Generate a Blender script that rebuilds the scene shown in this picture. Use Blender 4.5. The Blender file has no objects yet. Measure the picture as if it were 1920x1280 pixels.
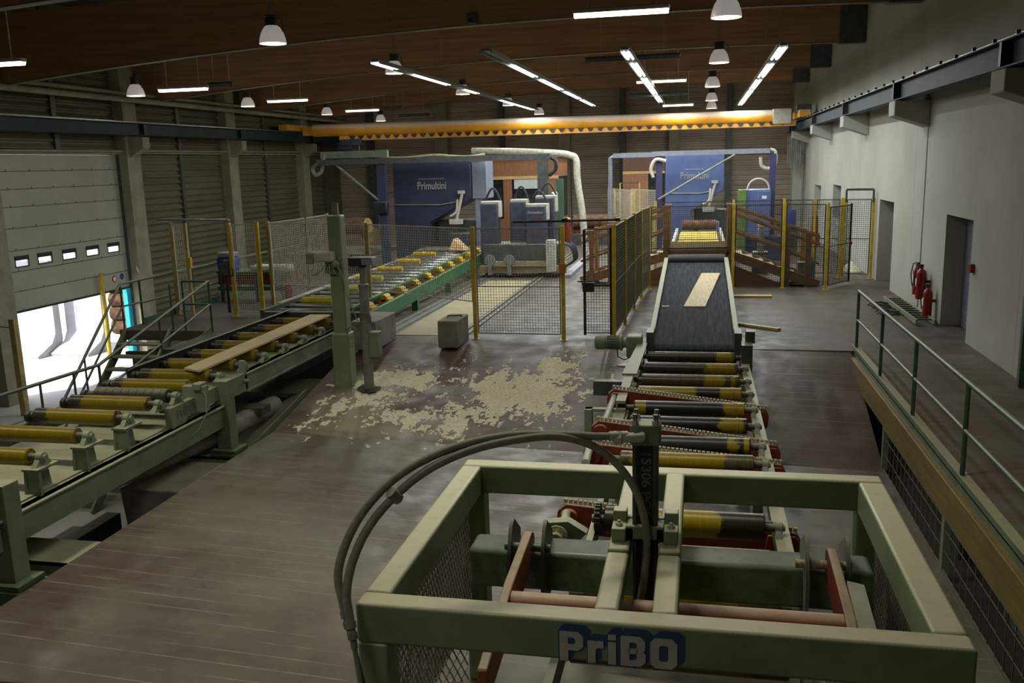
import bpy, bmesh, math, random
from mathutils import Vector, Matrix, noise as mnoise
random.seed(7)
C = bpy.context.scene.collection
SC = bpy.context.scene

# ------------------------------------------------------------------ camera
F_PX = 1690.0
YAW, PITCH, ROLL = -0.20715158, -0.19468969, -0.02695212
CAM = Vector((0, 0, 3.4))
_f = Vector((math.sin(YAW)*math.cos(PITCH), math.cos(YAW)*math.cos(PITCH), math.sin(PITCH)))
_r = _f.cross(Vector((0, 0, 1))).normalized(); _u = _r.cross(_f)
_c, _s = math.cos(ROLL), math.sin(ROLL)
AX_R, AX_U, AX_F = _c*_r + _s*_u, -_s*_r + _c*_u, _f
cd = bpy.data.cameras.new('camera'); cam = bpy.data.objects.new('camera', cd); C.objects.link(cam)
cd.sensor_width = 36.0; cd.lens = F_PX/1920*36.0; cd.clip_start = 0.05; cd.clip_end = 300
mw = Matrix((AX_R, AX_U, -AX_F)).transposed().to_4x4(); mw.translation = CAM
cam.matrix_world = mw
SC.camera = cam

def at(px, py, X=None, Y=None, Z=None):
    """real-world point seen at a pixel of the photograph, on a known plane"""
    d = AX_R*((px-960)/F_PX) + AX_U*(-(py-640)/F_PX) + AX_F
    t = (Z-CAM.z)/d.z if Z is not None else (Y/d.y if Y is not None else X/d.x)
    return CAM + d*t

# ------------------------------------------------------------------ view, world, sun
SC.view_settings.view_transform = 'Standard'
SC.view_settings.look = 'None'
SC.view_settings.gamma = 1.0
SC.view_settings.use_curve_mapping = False
SC.view_settings.exposure = 0.0
w = bpy.data.worlds.new('daylight'); SC.world = w; w.use_nodes = True
bg = w.node_tree.nodes['Background']
bg.inputs['Color'].default_value = (0.80, 0.88, 1.0, 1); bg.inputs['Strength'].default_value = 2.6
sd = bpy.data.lights.new('sun', 'SUN'); sd.energy = 6.0; sd.angle = 0.02; sd.color = (1, .96, .9)
so = bpy.data.objects.new('sun', sd); C.objects.link(so)
so.rotation_euler = Vector((.38, .45, -.8)).to_track_quat('-Z', 'Y').to_euler()

LIGHT_FLUO, LIGHT_TRUNK, LIGHT_BELL = 40.0, 112.0, 24.0     # watts
def area(name, loc, sx, sy, power, col, rot=(0, 0, 0), shape='RECTANGLE', spread=180):
    l = bpy.data.lights.new(name, 'AREA'); l.shape = shape; l.size = sx; l.size_y = sy
    l.energy = power; l.color = col; l.spread = math.radians(spread)
    o = bpy.data.objects.new(name, l); C.objects.link(o); o.location = loc; o.rotation_euler = rot
    return o
# unseen lights added to fill the foreground, in line with the lamp rows
for i, (lx, ly, pw, sx) in enumerate(((-2.0, 7.8, 95, 1.5), (.2, 8.5, 22, .5), (-7.6, 8.2, 85, .5), (-12.5, 8.0, 60, 1.5), (-8.0, 1.5, 40, .5), (-3.0, .8, 40, 1.5))):
    area('near_fill_light', (lx, ly, 6.3), sx, .3, pw, (1.0, .98, .80), spread=140)
pl = area('door_portal', (-19.75, 25.2, -1.7), 5.8, 2.7, 1, (1, 1, 1), (math.radians(90), 0, math.radians(-90)))
pl.data.cycles.is_portal = True

# ------------------------------------------------------------------ materials
def lin(h):
    h = h.lstrip('#')
    return tuple((lambda c: c/12.92 if c <= .04045 else ((c+.055)/1.055)**2.4)(int(h[i:i+2], 16)/255) for i in (0, 2, 4)) + (1,)
class NT:
    def __init__(s, name):
        s.m = bpy.data.materials.new(name); s.m.use_nodes = True; s.t = s.m.node_tree; s.n = s.t.nodes; s.b = s.n['Principled BSDF']
    def add(s, typ, **kw):
        n = s.n.new(typ)
        for k, v in kw.items(): setattr(n, k, v)
        return n
    def link(s, a, b): s.t.links.new(a, b)
    def coord(s, world=False):
        if world: return s.add('ShaderNodeNewGeometry').outputs['Position']
        return s.add('ShaderNodeTexCoord').outputs['Object']
    def noise(s, vec, scale, detail=4, rough=.6, stretch=None):
        if stretch:
            mp = s.add('ShaderNodeMapping'); mp.inputs['Scale'].default_value = stretch
            s.link(vec, mp.inputs['Vector']); vec = mp.outputs['Vector']
        n = s.add('ShaderNodeTexNoise'); n.inputs['Scale'].default_value = scale
        n.inputs['Detail'].default_value = detail; n.inputs['Roughness'].default_value = rough
        s.link(vec, n.inputs['Vector']); return n.outputs['Fac']
    def ramp(s, fac, lo, hi):
        r = s.add('ShaderNodeMapRange'); r.interpolation_type = 'SMOOTHSTEP'
        r.inputs['From Min'].default_value = lo; r.inputs['From Max'].default_value = hi
        s.link(fac, r.inputs['Value']); return r.outputs['Result']
    def math(s, op, a, b=None, c=None):
        n = s.add('ShaderNodeMath', operation=op)
        for i, v in enumerate((a, b, c)):
            if v is None: continue
            if isinstance(v, (int, float)): n.inputs[i].default_value = v
            else: s.link(v, n.inputs[i])
        return n.outputs[0]
    def mix(s, fac, a, b):
        n = s.add('ShaderNodeMix', data_type='RGBA')
        if isinstance(fac, (int, float)): n.inputs[0].default_value = fac
        else: s.link(fac, n.inputs[0])
        for v, k in ((a, 6), (b, 7)):
            if isinstance(v, tuple): n.inputs[k].default_value = v
            else: s.link(v, n.inputs[k])
        return n.outputs[2]
    def sep(s, vec):
        n = s.add('ShaderNodeSeparateXYZ'); s.link(vec, n.inputs[0]); return n.outputs
    def bump(s, h, strength=.3, dist=.01):
        n = s.add('ShaderNodeBump'); n.inputs['Strength'].default_value = strength; n.inputs['Distance'].default_value = dist
        s.link(h, n.inputs['Height']); s.link(n.outputs[0], s.b.inputs['Normal'])
    def done(s, col, rough=.6, metal=0.):
        if isinstance(col, tuple): s.b.inputs['Base Color'].default_value = col
        else: s.link(col, s.b.inputs['Base Color'])
        if isinstance(rough, (int, float)): s.b.inputs['Roughness'].default_value = rough
        else: s.link(rough, s.b.inputs['Roughness'])
        s.b.inputs['Metallic'].default_value = metal
        return s.m
DUST = '#b5ad8c'
def paint(name, col, rough=.55, metal=0., var=.18, scale=6, dust=0., dustcol=DUST, stretch=None, bump=0, dirt=None, dlo=.35, dhi=.9):
    """painted, dusty surface: colour mottled by noise, faces that look up paled by settled sawdust, on crane and frame also by painted top light"""
    t = NT(name); co = t.coord(); n = t.noise(co, scale, stretch=stretch)
    base = lin(col); dk = tuple(c*(1-var*1.6) for c in base[:3])+(1,); lt = tuple(min(1, c*(1+var)) for c in base[:3])+(1,)
    c = t.mix(t.ramp(n, .3, .7), dk, lt)
    if dirt: c = t.mix(t.ramp(t.noise(co, scale*2.7, 6), .56, .7), c, lin(dirt))
    if dust:
        nz = t.sep(t.add('ShaderNodeNewGeometry').outputs['Normal'])[2]
        k = t.math('MULTIPLY', t.ramp(nz, dlo, dhi), t.math('MULTIPLY_ADD', t.ramp(t.noise(co, 9, 5), .25, .75), .35*dust, .65*dust))
        c = t.mix(k, c, lin(dustcol))
    if bump: t.bump(n, bump)
    return t.done(c, rough, metal)
def emit(name, col, strength):
    t = NT(name); t.b.inputs['Emission Color'].default_value = col; t.b.inputs['Emission Strength'].default_value = strength
    return t.done(col, .5)
def boards(name, c1, c2, seamcol, pitch=.21, dust=.3, dustcol='#8d8778', rough=.6, axis=1, dustlo=.42, dusthi=.62, dscale=.35, blobs=()):
    """plank decking: seams every pitch metres, boards of varying tone, dust in drifts"""
    t = NT(name); P = t.coord(True); s = t.sep(P); y = s[axis]; x = s[1-axis]
    q = t.math('DIVIDE', y, pitch); fr = t.math('FRACT', q); idx = t.math('FLOOR', q)
    cmb = t.add('ShaderNodeCombineXYZ'); t.link(idx, cmb.inputs[0]); t.link(t.math('MULTIPLY', x, .35), cmb.inputs[1])
    tone = t.noise(cmb.outputs[0], 1.7, 2)
    col = t.mix(t.ramp(tone, .3, .7), lin(c1), lin(c2))
    grain = t.noise(P, 14, 4, stretch=(.5, 8, 1) if axis == 1 else (8, .5, 1))
    col = t.mix(t.math('MULTIPLY', t.ramp(grain, .35, .75), .35), col, lin(c2))
    d = t.ramp(t.noise(P, dscale, 6, .65), dustlo, dusthi)
    d = t.math('MULTIPLY', d, dust)
    col = t.mix(d, col, lin(dustcol))
    for bx, by, rx, ry, k, bc in blobs:      # films of settled sawdust
        dx = t.math('DIVIDE', t.math('SUBTRACT', x, bx), rx); dy = t.math('DIVIDE', t.math('SUBTRACT', y, by), ry)
        q2 = t.math('ADD', t.math('MULTIPLY', dx, dx), t.math('MULTIPLY', dy, dy))
        q2 = t.math('MULTIPLY_ADD', t.math('SUBTRACT', t.noise(P, 2.6, 7, .75), .5), 2.4, q2)
        col = t.mix(t.math('MULTIPLY', t.math('SUBTRACT', 1., t.ramp(q2, .2, 1.1)), k), col, lin(bc))
    # scuffs and scratches
    col = t.mix(t.math('MULTIPLY', t.ramp(t.noise(P, 1.6, 8, .8, stretch=(2.2, 5, 1)), .6, .72), .35), col, lin(dustcol))
    line = t.math('LESS_THAN', t.math('ABSOLUTE', t.math('SUBTRACT', fr, .5)), .035)
    brk = t.ramp(t.noise(P, 1.0, 5, .7, stretch=(.9, 7, 1)), .42, .62)
    col = t.mix(t.math('MULTIPLY', t.math('MULTIPLY', line, brk), .62), col, lin(seamcol))
    rg = t.math('MULTIPLY_ADD', t.ramp(t.noise(P, 2.5, 5), .3, .7), .3, rough-.15)
    t.bump(grain, .08, .004)
    return t.done(col, rg)
def worn_roller(name, paint_col, worn_col, x0, x1, x2, x3, soft=.16, rough=.35, spec_dark=None):
    """roller paint that survives between x0..x1 (bare/worn elsewhere); x2..x3 ring of paint at the far end; object space, x = axis"""
    t = NT(name); co = t.coord(); x = t.sep(co)[0]
    xn = t.math('MULTIPLY_ADD', t.math('SUBTRACT', t.noise(co, 5, 6, .7), .5), soft*2.2, x)
    a = t.math('MULTIPLY', t.ramp(xn, x0-.02, x0+.02), t.math('SUBTRACT', 1., t.ramp(xn, x1-.02, x1+.02)))
    b = t.math('MULTIPLY', t.ramp(x, x2-.005, x2+.005), t.math('SUBTRACT', 1., t.ramp(x, x3-.005, x3+.005)))
    k = t.math('MAXIMUM', a, b)
    st = t.noise(co, 6, 5, .7, stretch=(12, .6, .6))
    pc = lin(paint_col); p = t.mix(t.ramp(st, .35, .7), tuple(c*.7 for c in pc[:3])+(1,), pc)
    wc = lin(worn_col); wv = t.mix(t.ramp(st, .35, .7), tuple(c*.6 for c in wc[:3])+(1,), tuple(min(1, c*1.35) for c in wc[:3])+(1,))
    return t.done(t.mix(k, wv, p), rough)

M = {}
M['green'] = paint('green paint dusty', '#68785e', .5, dust=.95, var=.14, scale=3, bump=.05)
M['greendk'] = paint('dark green paint', '#3f5c3f', .5, dust=.5, var=.2, scale=3)
M['greyg'] = paint('grey green paint', '#77856f', .55, dust=.75, var=.12, scale=4)
M['brightgreen'] = paint('signal green paint', '#1f6b3e', .45, dust=.35, var=.2, scale=3)
M['railgreen'] = paint('rail green', '#3f5a49', .45, dust=.5, var=.15, scale=3)
M['teal'] = paint('petrol blue steel', '#123038', .65, dust=.2, dustcol='#8a8f86', var=.25, scale=3)
M['crane'] = paint('crane yellow with painted glare', '#e09a20', .45, dust=1.5, dustcol='#ead6c4', var=.1, scale=2, dlo=-.1, dhi=.75)  # pale top is glare from above, put into the colour by the dust mask
M['yellow'] = paint('fence post yellow', '#c2a52a', .5, dust=.3, var=.15, scale=4)
M['yellowpale'] = paint('faded post yellow', '#a8935a', .55, dust=.3, var=.15, scale=4)
M['wire'] = paint('black wire', '#3b3b37', .5, var=.1)
M['wiremid'] = paint('grey wire', '#86837a', .5, var=.1)
M['wireolive'] = paint('olive wire', '#6f6b58', .5, var=.1)
M['wirepale'] = paint('galvanised wire', '#c9c4b4', .5, var=.1)
M['black'] = paint('black steel', '#24242a', .5, dust=.25, var=.2)
M['steel'] = paint('bare steel', '#8d9094', .35, metal=.7, var=.15, dust=.3)
M['grey'] = paint('grey steel', '#7d7f7a', .5, dust=.5, var=.15)
M['greydk'] = paint('dark grey steel', '#4a4c4c', .5, dust=.4, var=.2)
M['rust'] = paint('red oxide paint', '#742d14', .5, dust=.6, var=.22, scale=5)
M['redarm'] = paint('red brown arm', '#7a3324', .5, dust=.8, dustcol='#b3a587', var=.15)
M['redpipe'] = paint('red pipe paint', '#b5432c', .5, dust=.9, dustcol='#c5b395', var=.12)
M['orange'] = paint('orange brown arm', '#9c5a24', .5, dust=.9, dustcol='#b3a587', var=.15)
M['slate'] = paint('slate blue paint', '#3c4150', .45, dust=.35, var=.16)
M['navy'] = paint('dark navy paint', '#343b53', .45, dust=.3, var=.16, scale=2)
M['blue'] = paint('machine blue paint', '#56689a', .5, dust=.35, var=.08, scale=2)
M['indigo'] = paint('indigo post', '#383860', .5, dust=.3, var=.1)
M['palepanel'] = paint('pale blue grey panel', '#7d8292', .55, dust=.3, var=.1)
M['white'] = paint('white paint', '#d8d6cf', .5, var=.08, dust=.3)
M['offwhite'] = paint('off white housing', '#b9b6aa', .5, var=.1, dust=.4)
M['concrete'] = paint('raw concrete', '#84807a', .8, var=.16, scale=3, dust=.4, bump=.15)
M['concdk'] = paint('concrete column', '#8c8672', .8, var=.12, scale=2)
M['wood'] = paint('pine board', '#cdb68a', .6, var=.12, scale=4, stretch=(8, .6, 8))
M['woodx'] = paint('pine board crosswise', '#c8a468', .6, var=.14, scale=4, stretch=(.6, 8, 8))
M['timber'] = paint('bridge timber', '#7c5836', .6, var=.2, scale=3, dust=.7, dustcol='#a8977a', stretch=(.7, 6, 2))
M['glulam'] = paint('glulam timber', '#a07850', .6, var=.16, scale=1.6, stretch=(.25, 3, 5))
M['edgebeam'] = paint('edge beam timber', '#7c672c', .6, var=.16, scale=3, stretch=(6, .4, 5))
M['cabin'] = paint('varnished cabin boards', '#8e6040', .5, var=.2, scale=4, stretch=(9, 9, .4))
M['cabindk'] = paint('brown cabin boards', '#694432', .5, var=.2, scale=4, stretch=(9, 9, .4))
M['bark'] = paint('log bark', '#6e4f38', .9, var=.35, scale=7, bump=.5)
M['logend'] = paint('sawn log end', '#a98550', .8, var=.2, scale=12)
M['rubber'] = paint('grey hose', '#8a897a', .7, var=.12, scale=20, dust=.5, dustcol='#8f8c78')
M['hosedk'] = paint('black hose', '#22262c', .45, var=.1)
M['red'] = paint('extinguisher red', '#8e1818', .35, var=.08)
M['bluedrum'] = paint('blue plastic drum', '#27408f', .45, var=.1)
M['chain'] = paint('dusty chain', '#a8a07c', .6, var=.35, scale=40)
M['belt'] = paint('black rubber belt', '#33383d', .85, var=.35, scale=5, stretch=(6, .3, 1)); M['belt'].node_tree.nodes['Principled BSDF'].inputs['Specular IOR Level'].default_value = .15
M['cable'] = paint('grey cable', '#8d8a7c', .6, var=.1)
M['whitepipe'] = paint('lagged duct foil', '#bdbaa8', .6, var=.2, scale=9, bump=.5)
M['siding'] = paint('bare metal siding', '#5d5a44', .6, var=.15, scale=1.2, stretch=(.3, .3, 1))
M['backsiding'] = paint('brown metal siding', '#a39486', .55, var=.15, scale=1.2, stretch=(.3, .3, 1))
M['doorpanel'] = paint('sectional door panel', '#9b9d8c', .5, var=.07, scale=.5)
M['cyan'] = paint('cyan strip', '#2fb6d8', .5, var=.05)
M['darkroof_shade'] = paint('dark roof lining and shade', '#3a342c', .8, var=.1)
M['bellglass'] = paint('prismatic reflector', '#cfc6c0', .35, var=.06); _b = M['bellglass'].node_tree.nodes['Principled BSDF']; _b.inputs['Emission Color'].default_value = (1, .9, .85, 1); _b.inputs['Emission Strength'].default_value = .22
M['lens'] = emit('lamp lens glow', (1.0, .95, .55, 1), 2.2)
M['tubewhite'] = emit('warm tube glow', (1.0, .95, .8, 1), 6.0)
M['tubecold'] = emit('cold tube glow', (.86, .95, 1.0, 1), 9.0)
M['led'] = emit('green indicator', (.1, 1, .4, 1), 4)
M['logowhite'] = paint('white lettering', '#b9b4ab', .5, var=.08)
M['logoblue'] = paint('blue lettering shadow', '#2c4a72', .5, var=.12)
M['chalk'] = paint('chalk writing', '#74746f', .8, var=.1)
M['ground'] = paint('yard concrete', '#cfcdca', .8, var=.08, scale=.6)
M['retain'] = paint('retaining block concrete', '#a9a8ac', .85, var=.1, scale=1.5)
M['pitfloor'] = paint('pit concrete', '#8f8f96', .8, var=.1, scale=.8)
M['ply'] = paint('dusty plywood', '#9a8c6c', .7, var=.12, scale=2, dust=.3)
M['sawdust'] = paint('pale sawdust', '#f0e9d0', .95, var=.1, scale=20)

def wall_mat():
    t = NT('pale concrete wall'); P = t.coord(True); s = t.sep(P)
    c = t.mix(t.ramp(t.noise(P, .5, 5), .3, .7), lin('#9c9b90'), lin('#abaaa2'))
    c = t.mix(t.math('MULTIPLY', t.ramp(t.noise(P, 3, 6, .7), .55, .75), .3), c, lin('#9a978b'))
    # thin grey seams between the wall panels
    seam = t.math('LESS_THAN', t.math('FRACT', t.math('DIVIDE', t.math('SUBTRACT', s[1], .15), 7.3)), .004)
    c = t.mix(t.math('MULTIPLY', seam, .6), c, lin('#6e6e69'))
    t.bump(t.noise(P, 30, 3), .05)
    return t.done(c, .85)
M['wall'] = wall_mat()
M['deck'] = boards('lower deck boards', '#54443b', '#61554a', '#a09a84', .2, .75, '#7d7868', .45, dustlo=.36, dusthi=.62, dscale=.28)
M['ramp'] = boards('ramp boards', '#513b33', '#5e483e', '#9a9080', .19, .45, '#7d7467', .5, dscale=.6, blobs=[(-5.6, 13.9, .8, 1.6, .75, '#a69f83'), (-4.6, 13.3, 1.5, .6, .5, '#a0977c'), (-2.2, 14.6, 1.1, 1.5, .3, '#958d86'), (1.75, 15.2, .22, .9, .8, '#45281a'), (2.15, 14.6, .16, .8, .7, '#45281a')])
M['upper'] = boards('upper floor', '#463c33', '#50473d', '#7c7462', .2, .6, '#635d52', .55, dustlo=.34, dusthi=.6, dscale=.4)
M['walk'] = boards('walkway boards', '#54412f', '#685841', '#8f8570', .16, .6, '#757168', .6, dscale=.5)
def glass():
    t = NT('window glass'); t.b.inputs['Transmission Weight'].default_value = 0
    tr = t.add('ShaderNodeBsdfTransparent'); gl = t.add('ShaderNodeBsdfGlossy'); gl.inputs['Roughness'].default_value = .1
    mx = t.add('ShaderNodeMixShader'); mx.inputs[0].default_value = .12
    t.link(tr.outputs[0], mx.inputs[1]); t.link(gl.outputs[0], mx.inputs[2]); t.link(mx.outputs[0], t.n['Material Output'].inputs['Surface'])
    return t.m
M['glass'] = glass()
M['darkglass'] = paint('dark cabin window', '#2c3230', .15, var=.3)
M['blind'] = paint('pale window blind', '#b6c0bb', .6, var=.05)

# ------------------------------------------------------------------ mesh helpers
class MB:
    def __init__(s): s.v = []; s.f = []
    def face(s, *pts):
        i = len(s.v); s.v += [Vector(p) for p in pts]; s.f.append(tuple(range(i, i+len(pts)))); return s
    def hexa(s, p):
        i = len(s.v); s.v += [Vector(q) for q in p]
        for q in ((0, 3, 2, 1), (4, 5, 6, 7), (0, 1, 5, 4), (1, 2, 6, 5), (2, 3, 7, 6), (3, 0, 4, 7)): s.f.append(tuple(i+k for k in q))
        return s
    def box(s, x0, x1, y0, y1, z0, z1):
        return s.hexa([(x0, y0, z0), (x1, y0, z0), (x1, y1, z0), (x0, y1, z0), (x0, y0, z1), (x1, y0, z1), (x1, y1, z1), (x0, y1, z1)])
    def cbox(s, c, sx, sy, sz): return s.box(c[0]-sx/2, c[0]+sx/2, c[1]-sy/2, c[1]+sy/2, c[2]-sz/2, c[2]+sz/2)
    def beam(s, p, q, w, h, up=(0, 0, 1)):
        p, q, up = Vector(p), Vector(q), Vector(up); d = (q-p).normalized()
        a = d.cross(up)
        if a.length < 1e-4: a = d.cross(Vector((0, 1, 0)))
        a.normalize(); b = a.cross(d).normalized(); a = a*w/2; b = b*h/2
        return s.hexa([p-a-b, p+a-b, p+a+b, p-a+b, q-a-b, q+a-b, q+a+b, q-a+b])
    def tube(s, p, q, r, n=12, r2=None, cap=True):
        return s.path([p, q], r, n, r2, cap)
    def path(s, pts, r, n=8, r2=None, cap=True):
        pts = [Vector(p) for p in pts]; i0 = len(s.v); m = len(pts)
        t0 = (pts[1]-pts[0]).normalized(); a = t0.orthogonal().normalized()
        for k, p in enumerate(pts):
            t = (pts[min(k+1, m-1)]-pts[max(k-1, 0)]).normalized()
            a = (a-t*a.dot(t)).normalized(); b = t.cross(a)
            rr = r if r2 is None else r+(r2-r)*k/(m-1)
            for j in range(n):
                g = 2*math.pi*j/n; s.v.append(p+(a*math.cos(g)+b*math.sin(g))*rr)
        for k in range(m-1):
            for j in range(n):
                A = i0+k*n+j; B = i0+k*n+(j+1) % n
                s.f.append((A, B, B+n, A+n))
        if cap:
            s.f.append(tuple(i0+j for j in reversed(range(n)))); s.f.append(tuple(i0+(m-1)*n+j for j in range(n)))
        return s
    def lathe(s, c, prof, n=24, axis=(0, 0, 1)):
        """prof: (radius, height along axis)"""
        c, ax = Vector(c), Vector(axis).normalized(); a = ax.orthogonal().normalized(); b = ax.cross(a); i0 = len(s.v)
        for r, h in prof:
            for j in range(n):
                g = 2*math.pi*j/n; s.v.append(c+ax*h+(a*math.cos(g)+b*math.sin(g))*max(r, 1e-4))
        for k in range(len(prof)-1):
            for j in range(n):
                A = i0+k*n+j; B = i0+k*n+(j+1) % n; s.f.append((A, B, B+n, A+n))
        return s
    def prism(s, pts, d):
        """polygon extruded by vector d"""
        pts = [Vector(p) for p in pts]; d = Vector(d); n = len(pts); i = len(s.v)
        s.v += pts + [p+d for p in pts]
        s.f.append(tuple(i+k for k in reversed(range(n)))); s.f.append(tuple(i+n+k for k in range(n)))
        for k in range(n): s.f.append((i+k, i+(k+1) % n, i+n+(k+1) % n, i+n+k))
        return s
    def ball(s, c, r, n=12):
        k = n//2; return s.lathe(c, [(r*math.sin(math.pi*i/k), -r*math.cos(math.pi*i/k)) for i in range(k+1)], n)
    def build(s, name, mat, parent=None, bevel=0, smooth=True, label=None):
        off = parent_loc(parent)
        me = bpy.data.meshes.new(name); me.from_pydata([tuple(v-off) for v in s.v], [], s.f)
        bm = bmesh.new(); bm.from_mesh(me); bmesh.ops.recalc_face_normals(bm, faces=bm.faces); bm.to_mesh(me); bm.free()
        if smooth:
            me.polygons.foreach_set('use_smooth', [True]*len(me.polygons)); me.set_sharp_from_angle(angle=math.radians(38))
        me.materials.append(M[mat] if isinstance(mat, str) else mat)
        o = bpy.data.objects.new(name, me); C.objects.link(o)
        if parent: o.parent = parent
        if bevel:
            b = o.modifiers.new('bevel', 'BEVEL'); b.width = bevel; b.segments = 2; b.limit_method = 'ANGLE'
        if label: o['label'] = label
        return o
def parent_loc(p):
    v = Vector((0, 0, 0))
    while p: v += p.location; p = p.parent
    return v
def thing(name, label, cat, loc, group=None, kind=None):
    o = bpy.data.objects.new(name, None); C.objects.link(o); o.location = loc; o.empty_display_size = .2
    return tag(o, label, cat, group, kind)
def tag(o, label=None, cat=None, group=None, kind=None):
    if label: o['label'] = label
    if cat: o['category'] = cat
    if group: o['group'] = group
    if kind: o['kind'] = kind
    return o
def struct(name, mb, mat, parent=None, **kw):
    o = mb.build(name, mat, parent, **kw)
    if not parent: o['kind'] = 'structure'
    return o
def dup(root, loc, label=None, group=None):
    r = root.copy(); C.objects.link(r); r.location = loc
    if label: r['label'] = label
    if group: r['group'] = group
    for ch in list(root.children):
        c = ch.copy(); C.objects.link(c); c.parent = r
        for g in list(ch.children):
            d = g.copy(); C.objects.link(d); d.parent = c
    return r
def text(name, body, mat, parent, mtx, size, extrude=.004, offset=0., align='CENTER', sx=1.):
    cu = bpy.data.curves.new(name, 'FONT'); cu.body = body; cu.size = size; cu.extrude = extrude; cu.offset = offset; cu.align_x = align
    cu.materials.append(M[mat])
    tmp = bpy.data.objects.new('tmp', cu); C.objects.link(tmp)
    dg = bpy.context.evaluated_depsgraph_get(); me = bpy.data.meshes.new_from_object(tmp.evaluated_get(dg))
    bpy.data.objects.remove(tmp)
    me.transform(Matrix.Diagonal((sx, 1, 1, 1))); me.transform(mtx); me.transform(Matrix.Translation(-parent_loc(parent)))
    o = bpy.data.objects.new(name, me); C.objects.link(o); o.parent = parent
    if not me.materials: me.materials.append(M[mat])
    return o
def basis(origin, x, y):
    x, y = Vector(x).normalized(), Vector(y).normalized(); z = x.cross(y)
    m = Matrix((x, y, z)).transposed().to_4x4(); m.translation = origin; return m
# ================================================================== THE SHELL
XR, XL, YB, ZC = 4.75, -19.5, 47.7, 8.6
BEAMS = [.3, 7.6, 14.9, 22.2, 29.5, 36.9, 43.7]
def poly_slab(name, pts, z0, z1, mat):
    """pts: (x, y, ztop); slab of thickness z1-z0 below"""
    return struct(name, MB().prism(pts, (0, 0, -(z1-z0))), mat)
# upper floor: beside the saws, walkway tongue along the right wall, left edge over the truck lane
poly_slab('floor_upper', [(-6.62, 17.3, 0), (-6.62, 16.6, 0), (2.72, 16.45, 0), (2.72, 16.3, 0), (XR+.9, 16.3, 0), (XR+.9, YB+.3, 0), (-12.6, YB+.3, 0),
                          (-12.6, 17.55, 0), (-10.3, 17.55, 0), (-10.3, 15.6, 0), (-8.75, 15.6, 0), (-8.75, 17.3, 0)], 0, .22, 'upper')
poly_slab('floor_walkway', [(2.72, 2.0, 0), (XR+.9, 2.0, 0), (XR+.9, 16.3, 0), (2.72, 16.3, 0)], 0, .08, 'walk')
# ramp down and lower deck (tilted a little to the right)
ZL, ZR = -.70, -1.1
def zdeck(x, y=0): 
    z = ZL+(ZR-ZL)*(x+6.62)/9.28
    y0 = 12.75+.45*(x+6.62)/9.28
    if y <= y0: return z
    return z*(1-(y-y0)/(16.5-y0)) if y < 16.5 else 0.
mb = MB(); NX, NY = 24, 10
for k in (0, 1):
    for i in range(NX+1):
        x = -6.62+9.28*i/NX; ya = 12.75+.45*i/NX; yb = 16.6-.15*i/NX
        for j in range(NY+1): y = ya+(yb-ya)*j/NY; mb.v.append(Vector((x, y, zdeck(x, y)-.12*k)))
W_ = NY+1; H_ = (NX+1)*W_
for i in range(NX):
    for j in range(NY):
        a = i*W_+j; mb.f += [(a, a+W_, a+W_+1, a+1), (H_+a, H_+a+1, H_+a+W_+1, H_+a+W_)]
for i in range(NX):
    for a in (i*W_, i*W_+NY): mb.f.append((a, a+W_, a+W_+H_, a+H_))
for j in range(NY):
    for a in (j, NX*W_+j): mb.f.append((a, a+1, a+1+H_, a+H_))
struct('floor_ramp', mb, 'ramp')
struct('floor_lower', MB().prism([(-6.62, 5.75, ZL), (-3.4, 6.05, zdeck(-3.4)), (-3.4, 2.2, zdeck(-3.4)), (2.66, 2.2, ZR), (2.66, 13.2, ZR), (-6.62, 12.75, ZL)], (0, 0, -.14)), 'deck')
# yard level: under the decks, through the truck lane and outside
struct('floor_yard', MB().box(-60, XR+.9, -6.2, 70, -3.2, -3.0), 'ground')
struct('trim_lane_wall', MB().box(-12.6, -12.45, 20.5, YB, -3.0, -.22), 'concdk')
struct('underwalk_shade_sheet', MB().box(3.95, 4.05, 2.0, 16.0, -1.25, -.1), 'darkroof_shade')  # dark sheet added behind the mesh, standing in for deep shade
struct('floor_underwalk', MB().box(2.68, XR, 2.0, 16.0, -1.35, -1.25), 'darkroof_shade')  # floor beneath the walkway, its shade put into the dark colour
# right wall, with niches and doors cut out of it (built of blocks around the openings)
OP = [(17.35, 19.15, 0, 2.2), (24.15, 26.0, 0, 2.2), (33.0, 34.9, 1.15, 2.35), (38.3, 40.4, 1.15, 2.2)]
mb = MB(); y = -6.2
for a, b, z0, z1 in OP:
    mb.box(XR, XR+.45, y, a, -3.0, ZC); mb.box(XR, XR+.45, a, b, z1, ZC); mb.box(XR, XR+.45, a, b, -3.0 if z0 == 0 else -.2, z0-.08 if z0 == 0 else z0); y = b
mb.box(XR, XR+.45, y, YB+.4, -3.0, ZC)
struct('wall_right', mb, 'wall', smooth=False)
d1 = struct('door_1', MB().box(XR+.36, XR+.42, 17.35, 19.15, 0, 2.2), paint('grey blue door', '#6e7280', .5, var=.06))
MB().box(XR+.345, XR+.36, 18.55, 18.58, .02, 2.18).build('door_leaf_gap', 'black', d1)
MB().box(XR+.33, XR+.36, 17.42, 17.58, 1.55, 1.78).build('warning_sticker', paint('yellow sticker', '#c8b030', .5), d1)
d2 = struct('door_2', MB().box(XR+.36, XR+.42, 24.15, 26.0, 0, 2.2), paint('brown grey door', '#6f665c', .5, var=.06))
MB().box(XR+.345, XR+.36, 24.95, 24.99, .02, 2.18).build('door_leaf_gap', 'black', d2)
for i, (a, b, z0, z1) in enumerate(OP[2:]):
    struct('window_%d' % (i+1), MB().box(XR+.38, XR+.42, a, b, z0, z1), 'darkglass')
struct('trim_1', MB().box(XR-.02, XR+.02, 21.05, 21.35, 0, 4.0), 'wall', bevel=.01)
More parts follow.
